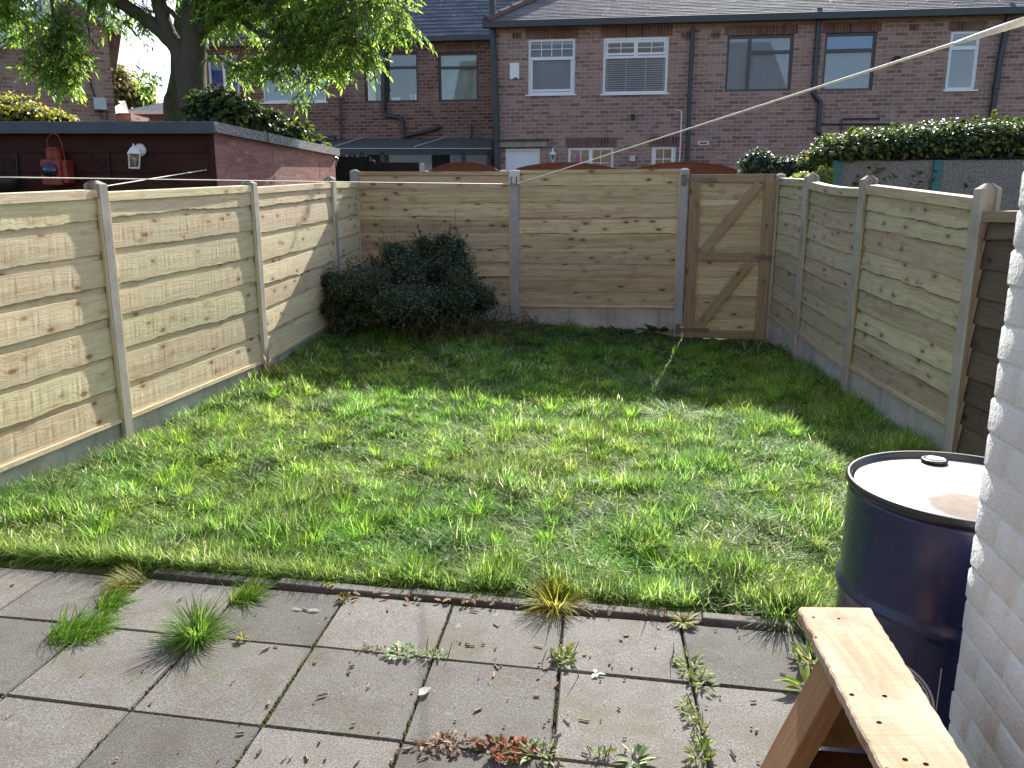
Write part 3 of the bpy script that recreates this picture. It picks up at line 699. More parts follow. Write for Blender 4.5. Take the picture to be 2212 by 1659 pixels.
# ------------------------------------------------------------------ grass
def inside_lawn(x,y):
    xl=np.where(y<PL1[1], PL1[0]+(y-PL1[1])*.2, np.where(y<PL2[1], PL1[0]+(y-PL1[1])*(PL2[0]-PL1[0])/(PL2[1]-PL1[1]), PL2[0]+(y-PL2[1])*.165))
    xr=2.83+(y-4.78)*.055
    yb=9.50-.161*(x-.036)
    return (x>xl+.03)&(x<xr-.03)&(y<yb-.04)&(y>lawn_edge(x)+.11)
def build_grass():
    sets=[]
    N=520000
    x=RNG.uniform(-3.3,3.2,N); y=2.6+(9.9-2.6)*RNG.random(N)**1.25
    d=np.hypot(x,y)
    ok=inside_lawn(x,y)
    a=vnoise(x,y,1.1,3); b=vnoise(x,y,3.1,4); c=vnoise(x+9,y,6.5,5)
    e_=vnoise(x,y,13,6); dens=(.30+.9*b*c*2.2+.3*a)*(.3+1.3*e_)*(.62+.75*vnoise(x,y,5,71))
    # bare shaded ground before the gate
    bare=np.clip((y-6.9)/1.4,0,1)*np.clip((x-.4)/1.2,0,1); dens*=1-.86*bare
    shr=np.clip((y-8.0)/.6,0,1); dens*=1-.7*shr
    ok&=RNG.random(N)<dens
    x,y=x[ok],y[ok]; n=len(x); b,c,a,e_=b[ok],c[ok],a[ok],e_[ok]
    tall=np.clip((b-.45)*3,0,1)*np.clip((c-.35)*2.5,0,1)
    z=ground_z(x,y)+lump(x,y)
    edgeL=np.clip(1-(x-(PL1[0]+(y-PL1[1])*.2))/.55,0,1); edgeR=np.clip(1-(2.75-x)/.45,0,1)
    edge=np.maximum(edgeL,edgeR); front=np.clip(1-(y-lawn_edge(x)-.1)/.3,0,1)
    L=.042+.055*RNG.random(n)+.035*e_+.075*tall*RNG.random(n)+.10*edge*RNG.random(n)+.02*front*RNG.random(n)
    W=.0032+.0030*RNG.random(n)+np.clip((y-5)*.0006,0,.003)
    fl=vnoise(x,y,.9,8)*6.28*2+vnoise(x,y,2.3,9)*5
    az=fl+RNG.normal(0,1.5,n)+vnoise(x,y,9,77)*5
    lean=np.clip(RNG.normal(1.1,.3,n)-tall*.55-front*.3,.05,1.45); curve=RNG.uniform(.1,1.0,n)*np.clip(1.65-lean,.1,1)
    base=np.array([.12,.245,.045])
    yel=np.array([.19,.28,.05]); drk=np.array([.07,.16,.03]); straw=np.array([.40,.39,.25]); blu=np.array([.10,.17,.08])
    m1=np.clip((vnoise(x,y,1.7,12)-.35)*2,0,1)[:,None]; m2=np.clip((vnoise(x,y,2.6,14)-.5)*2.5,0,1)[:,None]
    col=base*(1-m1)+yel*m1; col=col*(1-m2*.7)+blu*m2*.7; col=col*(1-tall[:,None]*.45)+drk*tall[:,None]*.45
    col=col*(1-front[:,None]*.6)+np.array([.15,.23,.045])*front[:,None]*.6
    st=(RNG.random(n)<.06+.16*np.clip((vnoise(x,y,1.9,21)-.6)*4,0,1))[:,None]
    col=np.where(st,straw,col)*np.clip(1+RNG.normal(0,.28,(n,1)),.4,1.8)*(.62+.76*vnoise(x,y,7,88))[:,None]
    sets.append(blades(np.stack([x,y,z-.004],1),L,W,az,lean,curve,np.clip(col,.005,.7)))
    # tussocks
    k=420; tx=RNG.uniform(-3,3,k); ty=RNG.uniform(2.9,8.6,k); ok=inside_lawn(tx,ty); tx,ty=tx[ok],ty[ok]
    for i in range(len(tx)):
        m=int(RNG.integers(50,130)); r=RNG.uniform(.03,.075); an=RNG.uniform(0,6.28,m); rr=r*np.sqrt(RNG.random(m)); px=tx[i]+rr*np.cos(an); py=ty[i]+rr*np.sin(an)
        ok2=inside_lawn(px,py); an=an[ok2]; rr=rr[ok2]; px=px[ok2]; py=py[ok2]; m=len(px)
        if not m: continue
        h=RNG.uniform(.08,.17); wind=RNG.uniform(0,6.28)
        cc=[(.12,.25,.03),(.075,.17,.03),(.14,.26,.035),(.15,.22,.04)][int(RNG.integers(0,4))]
        sets.append(blades(np.stack([px,py,ground_z(px,py)],1),h*RNG.uniform(.6,1.2,m),RNG.uniform(.003,.0055,m),an+RNG.normal(0,.6,m)*1+.4*np.sin(wind),.12+.9*rr/r*RNG.random(m)+.15,RNG.uniform(.3,1.2,m),cvar(cc,m,.25)))
    # flattened straw-like pale blades
    m=7000; x=RNG.uniform(-2.9,2.9,m); y=RNG.uniform(2.8,7,m); ok=inside_lawn(x,y)&(vnoise(x,y,1.3,33)>.45); x,y=x[ok],y[ok]; m=len(x)
    sets.append(blades(np.stack([x,y,ground_z(x,y)+lump(x,y)+.02+.02*RNG.random(m)],1),RNG.uniform(.05,.14,m),RNG.uniform(.003,.0055,m),RNG.uniform(0,6.28,m),RNG.uniform(1.2,1.6,m),RNG.uniform(-.2,.3,m),cvar((.40,.40,.26),m,.3)))
    V,Q,T,C=[],[],[],[];o=0
    for v,q,t,c_ in sets: V.append(v);Q.append(q+o);T.append(t+o);C.append(c_);o+=len(v)
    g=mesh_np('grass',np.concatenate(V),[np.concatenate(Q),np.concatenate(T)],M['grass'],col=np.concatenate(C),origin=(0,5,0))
    tag(g,'rough tousled green grass covering the lawn','grass',kind='stuff')
    # clover and small round weeds within the lawn
    m=15000; x=RNG.uniform(-2.9,3,m); y=RNG.uniform(2.9,9,m); ok=inside_lawn(x,y)&(vnoise(x,y,1.6,41)>.5); x,y=x[ok],y[ok]; m=len(x)
    P=np.stack([x,y,ground_z(x,y)+lump(x,y)+.02+.04*RNG.random(m)],1); az=RNG.uniform(0,6.28,m); D=np.stack([np.cos(az),np.sin(az),RNG.uniform(-.1,.5,m)],1); Nn=np.stack([RNG.normal(0,.3,m),RNG.normal(0,.3,m),np.ones(m)],1)
    o=build_leaves('clover',M['weed'],[leaf_mesh(P,D,Nn,RNG.uniform(.012,.024,m),RNG.uniform(.010,.018,m),cvar((.10,.18,.03),m,.3))],origin=(0,5,0))
    tag(o,'small round clover and weed leaves scattered through the lawn','clover',kind='stuff')
build_grass()

def clump(name,label,cat,x,y,n,h,r,col,spread=1.0,lean0=.1,wid=(.003,.005),group=None,az=None,curve=(.3,1.3),z=0.,parent=None):
    an=RNG.uniform(0,6.28,n); rr=r*np.sqrt(RNG.random(n)); px=x+rr*np.cos(an); py=y+rr*np.sin(an)
    azz=an+RNG.normal(0,.5,n) if az is None else az+RNG.normal(0,.7,n)
    V,q,t,c=blades(np.stack([px,py,np.full(n,z)],1),h*RNG.uniform(.55,1.15,n),RNG.uniform(*wid,n),azz,lean0+spread*RNG.random(n)**.8,RNG.uniform(*curve,n),cvar(col,n,.28),seg=4)
    o=mesh_np(name,V,[q,t],M['grass'],parent,col=c,origin=None if parent else (x,y,z))
    return tag(o,label,cat,group) if parent is None else o
G='grass tufts rooted in the paving joints'
p=gz(425,1378); clump('grass_tuft','bright green spiky grass tuft standing alone in the paving joint, shadow to its lower left','grass tuft',p.x,p.y,420,.17,.035,(.085,.17,.025),1.2,.05,group=G)
p=gz(160,1368); clump('grass_tuft','low wide green grass tuft in the paving joint at the far left','grass tuft',p.x,p.y,420,.13,.10,(.09,.19,.02),1.3,.3,group=G,az=.6)
p=gz(232,1310); clump('grass_tuft','small green grass tuft on the slab between the far left tuft and the lawn','grass tuft',p.x,p.y,180,.11,.05,(.10,.20,.02),1.2,.3,group=G,az=.8)
p=gz(520,1296); clump('grass_tuft','green tuft leaning out of the lawn edge just above the lone spiky tuft','grass tuft',p.x,p.y,240,.13,.05,(.11,.19,.025),1.3,.3,group=G,az=.7)
p=gz(290,1262); clump('grass_tuft','pale straw tipped grass tuft hanging over the lawn edge on the left','grass tuft',p.x,p.y,260,.14,.06,(.21,.22,.07),1.2,.5,group=G,az=3.4)
p=gz(1200,1308); clump('grass_tuft','yellow green tuft on the kerb casting a long fringe of shadow on the paving','grass tuft',p.x,p.y,330,.15,.05,(.22,.22,.03),1.2,.2,group=G)
p=gz(1690,1330); clump('grass_tuft','long dark green tuft beside the end of the wooden trestle','grass tuft',p.x,p.y,420,.17,.07,(.08,.15,.03),1.3,.2,group=G)
# overhanging lawn fringe
for k,(a,b) in enumerate(((0,700),(860,1150),(1250,1640))): pass
n=9000; t=RNG.random(n); x=-2.6+t*4.2; y=lawn_edge(x)+.10+.09*RNG.random(n); keep=(vnoise(x,y,1.7,52)>.35)|(x<-.85); keep&=(x<-.8)|(RNG.random(n)<.35); x,y=x[keep],y[keep]; n=len(x)
V,q,tt,c=blades(np.stack([x,y,np.full(n,.0)],1),RNG.uniform(.04,.12,n)*np.where(x<-.8,1.5,1),RNG.uniform(.002,.004,n),RNG.normal(-1.6,1.4,n),RNG.uniform(.2,1.3,n),RNG.uniform(.2,1.2,n),cvar((.12,.19,.045),n,.35))
tag(mesh_np('grass_fringe',V,[q,tt],M['grass'],col=c,origin=(0,3,0)),'yellowing grass fringe hanging over the lawn edge onto the paving','grass',kind='stuff')

z_=ground_z(1.2,6.55)
p=gz(1415,838,.08); clump('grass_clump','grey green arching grass clump in the shade in front of the gate','grass clump',p.x,p.y,260,.30,.05,(.09,.13,.08),1.0,.5,(.006,.010),z=float(ground_z(p.x,p.y)),group='arching clumps in the lawn')
p=gz(1455,896,.03); clump('grass_clump','sunlit bleached grass clump lying flat at the edge of the fence shadow','grass clump',p.x,p.y,120,.22,.16,(.34,.36,.2),.5,1.15,(.004,.007),z=float(ground_z(p.x,p.y))+.03,curve=(0,.35),group='arching clumps in the lawn')
p=Vector((PL2[0]+.07,PL2[1]-.04,.35)); clump('dry_grass','dry straw coloured grass sticking out at the foot of the second left fence post','dry grass',p.x,p.y,110,.22,.03,(.42,.33,.19),1.4,.4,(.002,.004),az=-.4,z=.18)

# ------------------------------------------------------------------ leafy things
def ellipsoid_pts(c, r, n, shell=.6):
    v=RNG.normal(0,1,(n,3)); v/=np.linalg.norm(v,axis=1,keepdims=True); k=(shell+(1-shell)*RNG.random((n,1)))
    return np.array(c)+v*np.array(r)*k, v
def bush(root, blobs, n, L, W, cols, mat, name='foliage', core=True, up=.5, shell=.7, jit=.8, droop=.2, lump_=.18):
    sets=[]; vol=np.array([b[1][0]*b[1][1]+b[1][0]*b[1][2]+b[1][1]*b[1][2] for b in blobs]); vol/=vol.sum()
    for (c,r),f in zip(blobs,vol):
        m=max(20,int(n*f)); P,v=ellipsoid_pts(c,r,m,shell)
        s=1+lump_*np.sin(v[:,:1]*7+c[0]*5)*np.sin(v[:,2:]*8+c[1]*3)+lump_*.7*np.sin(v[:,1:2]*13); P=np.array(c)+(P-np.array(c))*s
        Nn=v/np.array(r); Nn/=np.linalg.norm(Nn,axis=1,keepdims=True); Nn=Nn+RNG.normal(0,jit,(m,3))*.6+np.array([0,0,up])
        D=np.cross(Nn,RNG.normal(0,1,(m,3)))+v*.3; 
        ci=RNG.integers(0,len(cols),m); col=np.array(cols)[ci]*np.clip(1+RNG.normal(0,.25,(m,1)),.4,1.8)
        sets.append(leaf_mesh(P,D,Nn,L*RNG.uniform(.6,1.2,m),W*RNG.uniform(.7,1.2,m),col,droop=droop))
    build_leaves(name,mat,sets,root)
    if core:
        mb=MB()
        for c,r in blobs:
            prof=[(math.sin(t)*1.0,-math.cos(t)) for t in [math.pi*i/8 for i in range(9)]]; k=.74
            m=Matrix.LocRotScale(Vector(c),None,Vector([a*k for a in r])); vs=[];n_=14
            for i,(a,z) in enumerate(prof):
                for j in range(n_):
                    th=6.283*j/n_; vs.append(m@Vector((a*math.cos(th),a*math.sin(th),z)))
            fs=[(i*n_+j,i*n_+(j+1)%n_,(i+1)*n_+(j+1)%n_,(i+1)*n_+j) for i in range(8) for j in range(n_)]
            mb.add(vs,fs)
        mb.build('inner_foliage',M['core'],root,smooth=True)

# corner shrub
def blob(px,py,Y,rx,ry,rz): c=at(px,py,Y); return (tuple(c),(rx,ry,rz))
sh=empty('shrub',(-1.15,8.6,.3),label='dark small leaved shrub sprawling in the left back corner of the lawn',cat='shrub')
bl=[blob(885,590,8.9,.34,.32,.34),blob(940,570,9.0,.30,.26,.30),blob(985,555,9.1,.16,.18,.16),blob(800,620,8.7,.38,.4,.28),blob(735,640,8.75,.20,.3,.22),blob(880,655,8.5,.50,.4,.28),blob(985,610,8.85,.24,.25,.26),blob(985,650,8.7,.34,.35,.26),blob(1035,640,8.85,.15,.2,.13),blob(750,700,8.6,.18,.2,.15),blob(850,548,8.95,.16,.16,.13)]
for k in range(26):
    c,r=bl[k%10]; v=Vector((random.gauss(0,1),random.gauss(-.3,.8),random.gauss(.5,.8))).normalized(); q=Vector((c[0]+v.x*r[0],c[1]+v.y*r[1],c[2]+v.z*r[2])); s_=random.uniform(.05,.13); bl.append((tuple(q),(s_*1.2,s_,s_)))
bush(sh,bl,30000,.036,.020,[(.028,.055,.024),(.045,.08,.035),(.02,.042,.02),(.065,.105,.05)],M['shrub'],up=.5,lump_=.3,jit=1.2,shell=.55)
mb=MB(); 
for k in range(150):
    c,r=random.choice(bl); a=Vector(c)+Vector((random.uniform(-1,1)*r[0],random.uniform(-1,1)*r[1],random.uniform(-.9,.6)*r[2])); d=Vector((random.gauss(0,.7),random.gauss(-.3,.5),random.gauss(.2,.8))).normalized()*random.uniform(.15,.4)
    mb.tube([a,a+d*.5+Vector((0,0,.02)),a+d],[.004,.003,.0015],5)
for k in range(60):
    b=Vector((-1.1+random.gauss(0,.3),8.75,.25)); c,r=random.choice(bl); mb.tube([b,b.lerp(Vector(c),.5)+Vector((random.gauss(0,.08),0,0)),Vector(c)],[.012,.008,.004],5)
mb.build('stems',M['twig'],sh)
def sprigs(root, blobs, n, L, col, mat, leafL=.03, leafW=.016, up=.6, name='foliage'):
    sets=[]; tw=MB()
    for k in range(n):
        c,r=random.choice(blobs); v=Vector((random.gauss(0,1),random.gauss(-.2,1),abs(random.gauss(.2,.8)))).normalized(); p=Vector((c[0]+v.x*r[0]*.85,c[1]+v.y*r[1]*.85,c[2]+v.z*r[2]*.85)); d=(v+Vector((0,0,up))).normalized(); ln_=random.uniform(*L); e=p+d*ln_+Vector((random.gauss(0,.03),0,-ln_*.15)); tw.tube([p,p.lerp(e,.5)+Vector((0,0,.01)),e],[.003,.002,.001],4,caps=False)
        m=int(ln_/.014)+4; t=RNG.random(m)[:,None]; P=np.array(p)*(1-t)+np.array(e)*t; D=RNG.normal(0,1,(m,3))+np.array(d)*.6; Nn=RNG.normal(0,.6,(m,3))+[0,0,1]
        sets.append(leaf_mesh(P,D,Nn,leafL*RNG.uniform(.7,1.2,m),leafW,cvar(col,m,.3)))
    build_leaves(name,mat,sets,root)
    if n>100: tw.build('twigs',M['twig'],root)
sprigs(sh,bl,130,(.08,.24),(.04,.075,.035),M['shrub'])
# dead bramble stems to its right
bs=empty('dead_brambles',(-.1,8.7,.3),label='tangle of dry brown stems at the foot of the shrub, right of it',cat='brambles')
mb=MB()
for k in range(170):
    x0=random.uniform(-1.1,.35); y0=random.uniform(8.15,9.2); z0=float(ground_z(x0,y0)); a=random.uniform(0,6.28); L_=random.uniform(.15,.5)*(1 if x0<-.2 else .6); h=random.uniform(.05,.3)*(1 if x0<-.2 else .45)
    if x0>.1: y0=random.uniform(9.0,9.3)
    pts=[Vector((x0+math.cos(a)*L_*t,min(9.35,y0+math.sin(a)*L_*t*.6),z0+h*4*t*(1-t*.75))) for t in (0,.3,.6,.85,1)]; mb.tube(pts,[.003,.0025,.002,.0015,.001],4,caps=False)
mb.build('stems',M['twig'],bs)
m=1500; x=RNG.uniform(-1.2,.3,m); y=RNG.uniform(8.2,9.25,m); P=np.stack([x,y,ground_z(x,y)+.22*RNG.random(m)**1.5],1)
build_leaves('dead_leaves',M['weed'],[leaf_mesh(P,RNG.normal(0,1,(m,3)),RNG.normal(0,1,(m,3))+[0,0,1],.03,.018,np.where(RNG.random((m,1))<.45,cvar((.045,.075,.025),m),cvar((.12,.085,.05),m)))],bs)

# tree -----------------------------------------------------------------
TY=12.3
tr=empty('tree',at(420,262,TY)*1.0-Vector((0,0,2.2)),label='tall broadleaf tree with grey forked trunk behind the shed roof',cat='tree')
def T(px,py,Y=TY): return at(px,py,Y)
def spline(pts,rad,n=6,jitter=.0):
    out=[];rr=[]
    for i in range(len(pts)-1):
        p0=pts[max(i-1,0)];p1=pts[i];p2=pts[i+1];p3=pts[min(i+2,len(pts)-1)]
        for k in range(n):
            t=k/n; q=.5*((2*p1)+(p2-p0)*t+(2*p0-5*p1+4*p2-p3)*t*t+(3*p1-p0-3*p2+p3)*t**3); out.append(q+Vector((random.gauss(0,1),random.gauss(0,1),0))*jitter); rr.append(rad[i]+(rad[i+1]-rad[i])*t)
    out.append(pts[-1]); rr.append(rad[-1]); return out,rr
S=1/137.
def br_(name,pts,rad,n=10,j=.01,parent=tr):
    p,r=spline(pts,rad,6,j); mb=MB(); mb.tube(p,r,n); return mb
base=T(424,262); g0=Vector((base.x,base.y,.3))
mb=MB()
p_,r_=spline([g0,base,T(415,190),T(412,150),T(418,100),T(420,40),T(424,-30),T(440,-150),T(470,-300),T(480,-460)],[.29,.215,.21,.215,.19,.18,.18,.16,.12,.05]); mb.tube(p_,r_,14)
mb.build('trunk',M['bark'],tr,smooth=True)
LB=[([T(412,170),T(385,105),T(352,72),T(310,38),T(262,5),T(220,-40),T(120,-110,11.8),T(20,-140,11.6)],[.17,.13,.105,.10,.09,.08,.05,.03]),
([T(405,145),T(378,95),T(362,70),T(350,30),T(338,-10),T(310,-120),T(270,-260)],[.15,.125,.115,.11,.105,.07,.03]),
([T(400,60),T(375,30),T(350,5),T(300,-60,12.8)],[.05,.04,.035,.02]),
([T(424,70),T(500,20,12.0),T(600,-20,11.7),T(720,-40,11.5),T(830,-30,11.4)],[.11,.075,.06,.045,.02]),
([T(500,20,12.0),T(560,70,11.8),T(640,90,11.6),T(720,90,11.5),T(790,80,11.4)],[.045,.04,.032,.02,.012]),
([T(450,110,12.1),T(500,140,11.9),T(545,150,11.8)],[.03,.02,.008]),
([T(120,-110,11.8),T(110,-20,11.6),T(115,50,11.6),T(110,130,11.6)],[.03,.022,.015,.006]),
([T(220,-40),T(190,20,12),T(195,80,12),T(215,110,12)],[.03,.02,.012,.006]),
([T(560,-10,11.8),T(600,60,11.7),T(620,130,11.6),T(640,170,11.6)],[.03,.022,.014,.006])]
for pts,rad in LB:
    p_,r_=spline(pts,rad,6,.006); mb=MB(); mb.tube(p_,r_,9); mb.build('limb',M['bark'],tr,smooth=True)
# second trunk behind
st=empty('tree',T(378,262,13.2)-Vector((0,0,2.3)),label='darker leaning stump like trunk just behind the left of the grey forked trunk',cat='tree')
mb=MB(); q0=T(385,262,13.2); p_,r_=spline([Vector((q0.x,q0.y,.4)),q0,T(383,210,13.2),T(384,160,13.2),T(384,100,13.2),T(392,20,13.3),T(400,-60,13.3)],[.28,.22,.17,.11,.10,.09,.05]); mb.tube(p_,r_,12); mb.build('trunk',M['bark'],st,smooth=True)
# crown: sprays of leaflets hanging from twigs
def crown(root,blobs,nspray,lf=13,L=.085,W=.030,cols=None,seed=1,mat=None):
    vol=np.array([b[1][0]*b[1][1]*b[1][2] for b in blobs])**.8; wt=vol/vol.sum(); sets=[]; tw=MB()
    for (c,r),f in zip(blobs,wt):
        m=max(6,int(nspray*f)); P0,v=ellipsoid_pts(c,r,m,.35)
        keep=vnoise(P0[:,0]*1.0+P0[:,1],P0[:,2],2.2,seed)>(.45 if c[0]>-5.6 else .52); P0=P0[keep]; v=v[keep]; m=len(P0)
        az=RNG.uniform(0,6.28,m); el=RNG.uniform(-1.1,.15,m); D=np.stack([np.cos(az)*np.cos(el),np.sin(az)*np.cos(el),np.sin(el)],1)
        ln=RNG.uniform(.16,.32,m)
        for i in range(min(m,60)): tw.tube([Vector(P0[i])-Vector(D[i])*.2+Vector((0,0,.1)),Vector(P0[i]),Vector(P0[i])+Vector(D[i])*float(ln[i])-Vector((0,0,.03))],[.006,.004,.002],4,caps=False)
        for k in range(lf):
            t=(k//2)/(lf/2); side=1 if k%2 else -1; B=P0+D*(ln*t)[:,None]-np.array([0,0,1])*(ln*t*t*.35)[:,None]
            S_=np.cross(D,[0,0,1]); S_/=np.linalg.norm(S_,axis=1,keepdims=True)+1e-9
            dd=D*.7+S_*side*.9+np.array([0,0,-.45])+RNG.normal(0,.25,(m,3)) if k<lf-1 else D+RNG.normal(0,.15,(m,3))
            Nn=np.array([0,0,1.])+RNG.normal(0,.45,(m,3))
            ci=RNG.integers(0,len(cols),m); col=np.array(cols)[ci]*np.clip(1+RNG.normal(0,.2,(m,1)),.5,1.7)
            sets.append(leaf_mesh(B,dd,Nn,L*RNG.uniform(.7,1.15,m),W*RNG.uniform(.8,1.15,m),col,fold=.15,droop=.15))
    build_leaves('crown',mat or M['leaf'],sets,root); tw.build('twigs',M['twig'],root)
TB=[]
for (x,y,Y,rx,ry,rz) in [
 (60,20,11.6,.75,.7,.45),(150,60,11.6,.45,.5,.55),(105,120,11.6,.38,.4,.45),(135,165,11.6,.36,.3,.25),(215,90,12,.35,.4,.38),(250,60,12.2,.28,.3,.25),(300,30,12.4,.28,.3,.2),(320,75,12.6,.2,.2,.18),(325,180,13,.22,.25,.2),(345,205,13,.18,.2,.12),
 (20,-40,11.6,.8,.8,.5),(180,-60,12,.8,.8,.5),(330,-90,12.4,.8,.8,.5),
 (490,30,12.0,.55,.6,.5),(570,60,11.8,.55,.6,.5),(650,60,11.7,.55,.6,.55),(720,60,11.6,.5,.5,.5),(790,70,11.5,.5,.45,.42),(862,78,11.4,.35,.3,.30),(830,25,11.5,.42,.5,.3),
 (540,120,11.8,.42,.4,.3),(490,130,12,.28,.3,.3),(620,140,11.7,.42,.4,.32),(690,140,11.6,.38,.3,.3),(655,185,11.6,.30,.3,.2),(760,120,11.5,.30,.3,.22),(800,115,11.4,.22,.2,.2),(520,170,11.8,.18,.2,.14),
 (500,-60,12,.9,.9,.5),(650,-50,11.9,.9,.9,.5),(790,-40,11.8,.7,.8,.4)]:
    TB.append(blob(x,y,Y,rx,ry,rz))
crown(tr,TB,3500,cols=[(.125,.225,.03),(.09,.175,.035),(.18,.28,.035),(.07,.14,.04)],L=.10,W=.035)

# ivy over the shed's far corner
iv=empty('ivy_hedge',(-3.0,11.9,1.0),label='glossy dark ivy mound sloping down behind the felt edge of the shed roof',cat='ivy')
ib=[blob(470,250,11.9,.42,.5,.36),blob(520,262,11.8,.42,.5,.34),blob(575,285,11.8,.36,.45,.30),blob(625,305,11.7,.34,.4,.22),blob(670,322,11.7,.26,.35,.15),blob(705,338,11.7,.13,.25,.10),blob(500,330,11.9,.7,.4,.5),blob(620,360,11.8,.6,.4,.3)]
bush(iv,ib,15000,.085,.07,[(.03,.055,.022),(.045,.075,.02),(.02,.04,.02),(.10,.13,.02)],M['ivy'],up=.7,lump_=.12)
sprigs(iv,ib[:6],45,(.06,.2),(.08,.12,.025),M['ivy'],.075,.06,.8)
# yellow hedge behind the shed far left
yh=empty('hedge',(-7.6,12.0,1.0),label='yellow green leafy hedge showing above the shed roof at the far left',cat='hedge')
bush(yh,[blob(20,245,12,.40,.5,.26),blob(75,250,12,.35,.5,.15),blob(125,258,12,.28,.4,.10),blob(-40,240,12,.5,.5,.35),blob(10,330,12,.9,.5,.6),blob(100,330,12,.8,.5,.55)],7000,.07,.045,[(.17,.18,.025),(.09,.14,.02),(.22,.19,.03)],M['leaf'],up=.5)
# right ivy hedge
ih=empty('ivy_hedge',(5.4,10.2,.5),label='long clipped ivy hedge above the pebbledash wall on the right',cat='hedge')
hb=[blob(x,y,10.2,.42,.5,rz) for x,y,rz in ((1800,335,.10),(1830,322,.20),(1880,318,.24),(1940,316,.26),(2000,313,.28),(2060,310,.30),(2120,310,.30),(2180,310,.30),(2240,312,.28),(2300,315,.28))]
hb+=[blob(x,420,10.2,.45,.45,.55) for x in (1860,1960,2060,2160,2260)]
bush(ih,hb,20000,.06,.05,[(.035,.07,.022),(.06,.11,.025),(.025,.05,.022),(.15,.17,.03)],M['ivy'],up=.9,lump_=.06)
sprigs(ih,hb[1:10],70,(.05,.16),(.10,.16,.03),M['ivy'],.055,.045,.9)
ih2=empty('ivy_bush',(4.0,11.2,.5),label='lower ivy bush between the gate top and the long clipped ivy hedge',cat='ivy')
bush(ih2,[blob(1635,355,11.4,.22,.3,.20),blob(1680,365,11.3,.3,.3,.17),blob(1735,365,11.2,.34,.3,.17),blob(1785,360,11,.28,.3,.2),blob(1650,420,11.3,.3,.3,.4),blob(1760,430,11.2,.4,.3,.4)],9000,.055,.045,[(.05,.085,.05),(.07,.10,.06),(.03,.06,.03)],M['ivy'],up=.9)
ih3=empty('garden_shrub',(3.9,9.6,.3),label='small yellow green leafy shrub just behind the right corner fence post',cat='shrub')
bush(ih3,[blob(1735,385,9.6,.13,.15,.07),blob(1780,380,9.6,.12,.15,.10),blob(1760,410,9.6,.2,.15,.15)],1500,.05,.02,[(.11,.16,.03),(.16,.19,.04)],M['leaf'],core=False,up=.5)

# ------------------------------------------------------------------ shed
s0=at(457,263,8.25); SX=s0.x
fs_=Frame((-8.2,8.25),(SX,8.25)); L=fs_.len
side_end=(SX+.167*3.15,8.25+3.15)
fsd=Frame((SX,8.25),side_end)
zs=s0.z-.005
shd=empty('shed',(-5.6,8.3,.0),label='long dark brown board shed with red painted side wall behind the left fence',cat='shed')
mb=MB(); nb=12; r0=zs-.10
for b in range(nb):
    z1=r0-b*.195; z0_=z1-.195
    mb.add([fs_.w(0,-.012,z0_),fs_.w(L-.02,-.012,z0_),fs_.w(L-.02,0,z1),fs_.w(0,0,z1),fs_.w(0,.01,z0_),fs_.w(L-.02,.01,z0_)],[(0,1,2,3),(0,4,5,1)],[(0,b*.3,b*.137%1),(L,b*.3,b*.137%1),(L,b*.3+.19,b*.137%1),(0,b*.3+.19,b*.137%1),(0,b*.3,.5),(L,b*.3,.5)])
mb.box((0,.012,0),(L-.02,.06,zs-.1),fs_.mat()); mb.build('front_wall',M['shed_dark'],shd)
mb=MB(); k=fsd.len
for a,b in ((0.0,k*.40),(k*.403,k*.82),(k*.823,k)):
    mb.box((a,-.012,0.05),(b,.01,zs-.10),fsd.mat(),rnd=random.random(),axis=0)
mb.build('side_wall',M['shed_red'],shd)
mb=MB(); mb.box((L-.04,-.018,0),(L+.012,.03,zs-.1),fs_.mat(),axis=2); mb.build('corner_trim',M['shed_dark'],shd)
mb=MB(); a=fs_.w(0,-.08,0); b=Vector((SX+.06,8.17,0)); c=Vector((side_end[0]+.06,side_end[1]+.12,0)); d=Vector((-8.2,side_end[1]+.12,0))
for lo,hi in ((zs-.012,zs),): mb.add([p+Vector((0,0,z)) for z in (lo,hi) for p in (a,b,c,d)],[(3,2,1,0),(4,5,6,7),(0,1,5,4),(1,2,6,5),(2,3,7,6),(3,0,4,7)])
rfo=mb.build('roof',M['felt'],shd)
mb=MB(); mb.bar(Vector((-8.2,8.155,zs-.063)),Vector((SX+.05,8.155,zs-.063)),.022,.112); bevel(mb.build('fascia',M['fascia'],shd),.004)
mb=MB(); mb.bar(Vector((SX+.055,8.146,zs-.055)),Vector((side_end[0]+.05,side_end[1]+.1,zs-.055)),.03,.10); mb.bar(Vector((SX+.058+.167*1.12,9.27,zs-.054)),Vector((SX+.058+.167*1.17,9.31,zs-.054)),.036,.104); mb.build('felt_edge',M['felt'],shd)

# signal lamp, lantern and brackets on the shed wall (all hang on it)
yS=8.25-.012
def SP(px,py,n=0.0): p=at(px,py,yS-n); return p
rl=empty('signal_lamp',SP(122,401,.07),label='old red railway hand lamp with dark lens and wire handle on the shed wall',cat='lamp')
c0=SP(125,373,.09); 
mb=MB(); wS=SP(150,373).x-SP(93,373).x; hS=SP(120,346).z-SP(120,402).z
m_=Matrix.Rotation(R(-8),4,'Z'); m_.translation=(c0.x,c0.y,c0.z)
mb.box((-wS*.5,-.07,-hS*.5),(wS*.32,.07,hS*.5),m_); bevel(mb.build('body',M['red_lamp'],rl),.012)
mb=MB(); mb.box((wS*.325,-.05,-hS*.42),(wS*.52,.06,hS*.47),m_); bevel(mb.build('side_housing',M['red_lamp'],rl),.008)
mb=MB(); mb.lathe([(.072,0),(.072,.085),(.082,.09),(.082,.10),(.055,.105),(.05,.115),(.0,.118)],(0,0,0),20,Matrix.Translation(c0+Vector((-.015,0,hS*.5+.001)))); mb.build('chimney',M['red_lamp'],rl,smooth=False)
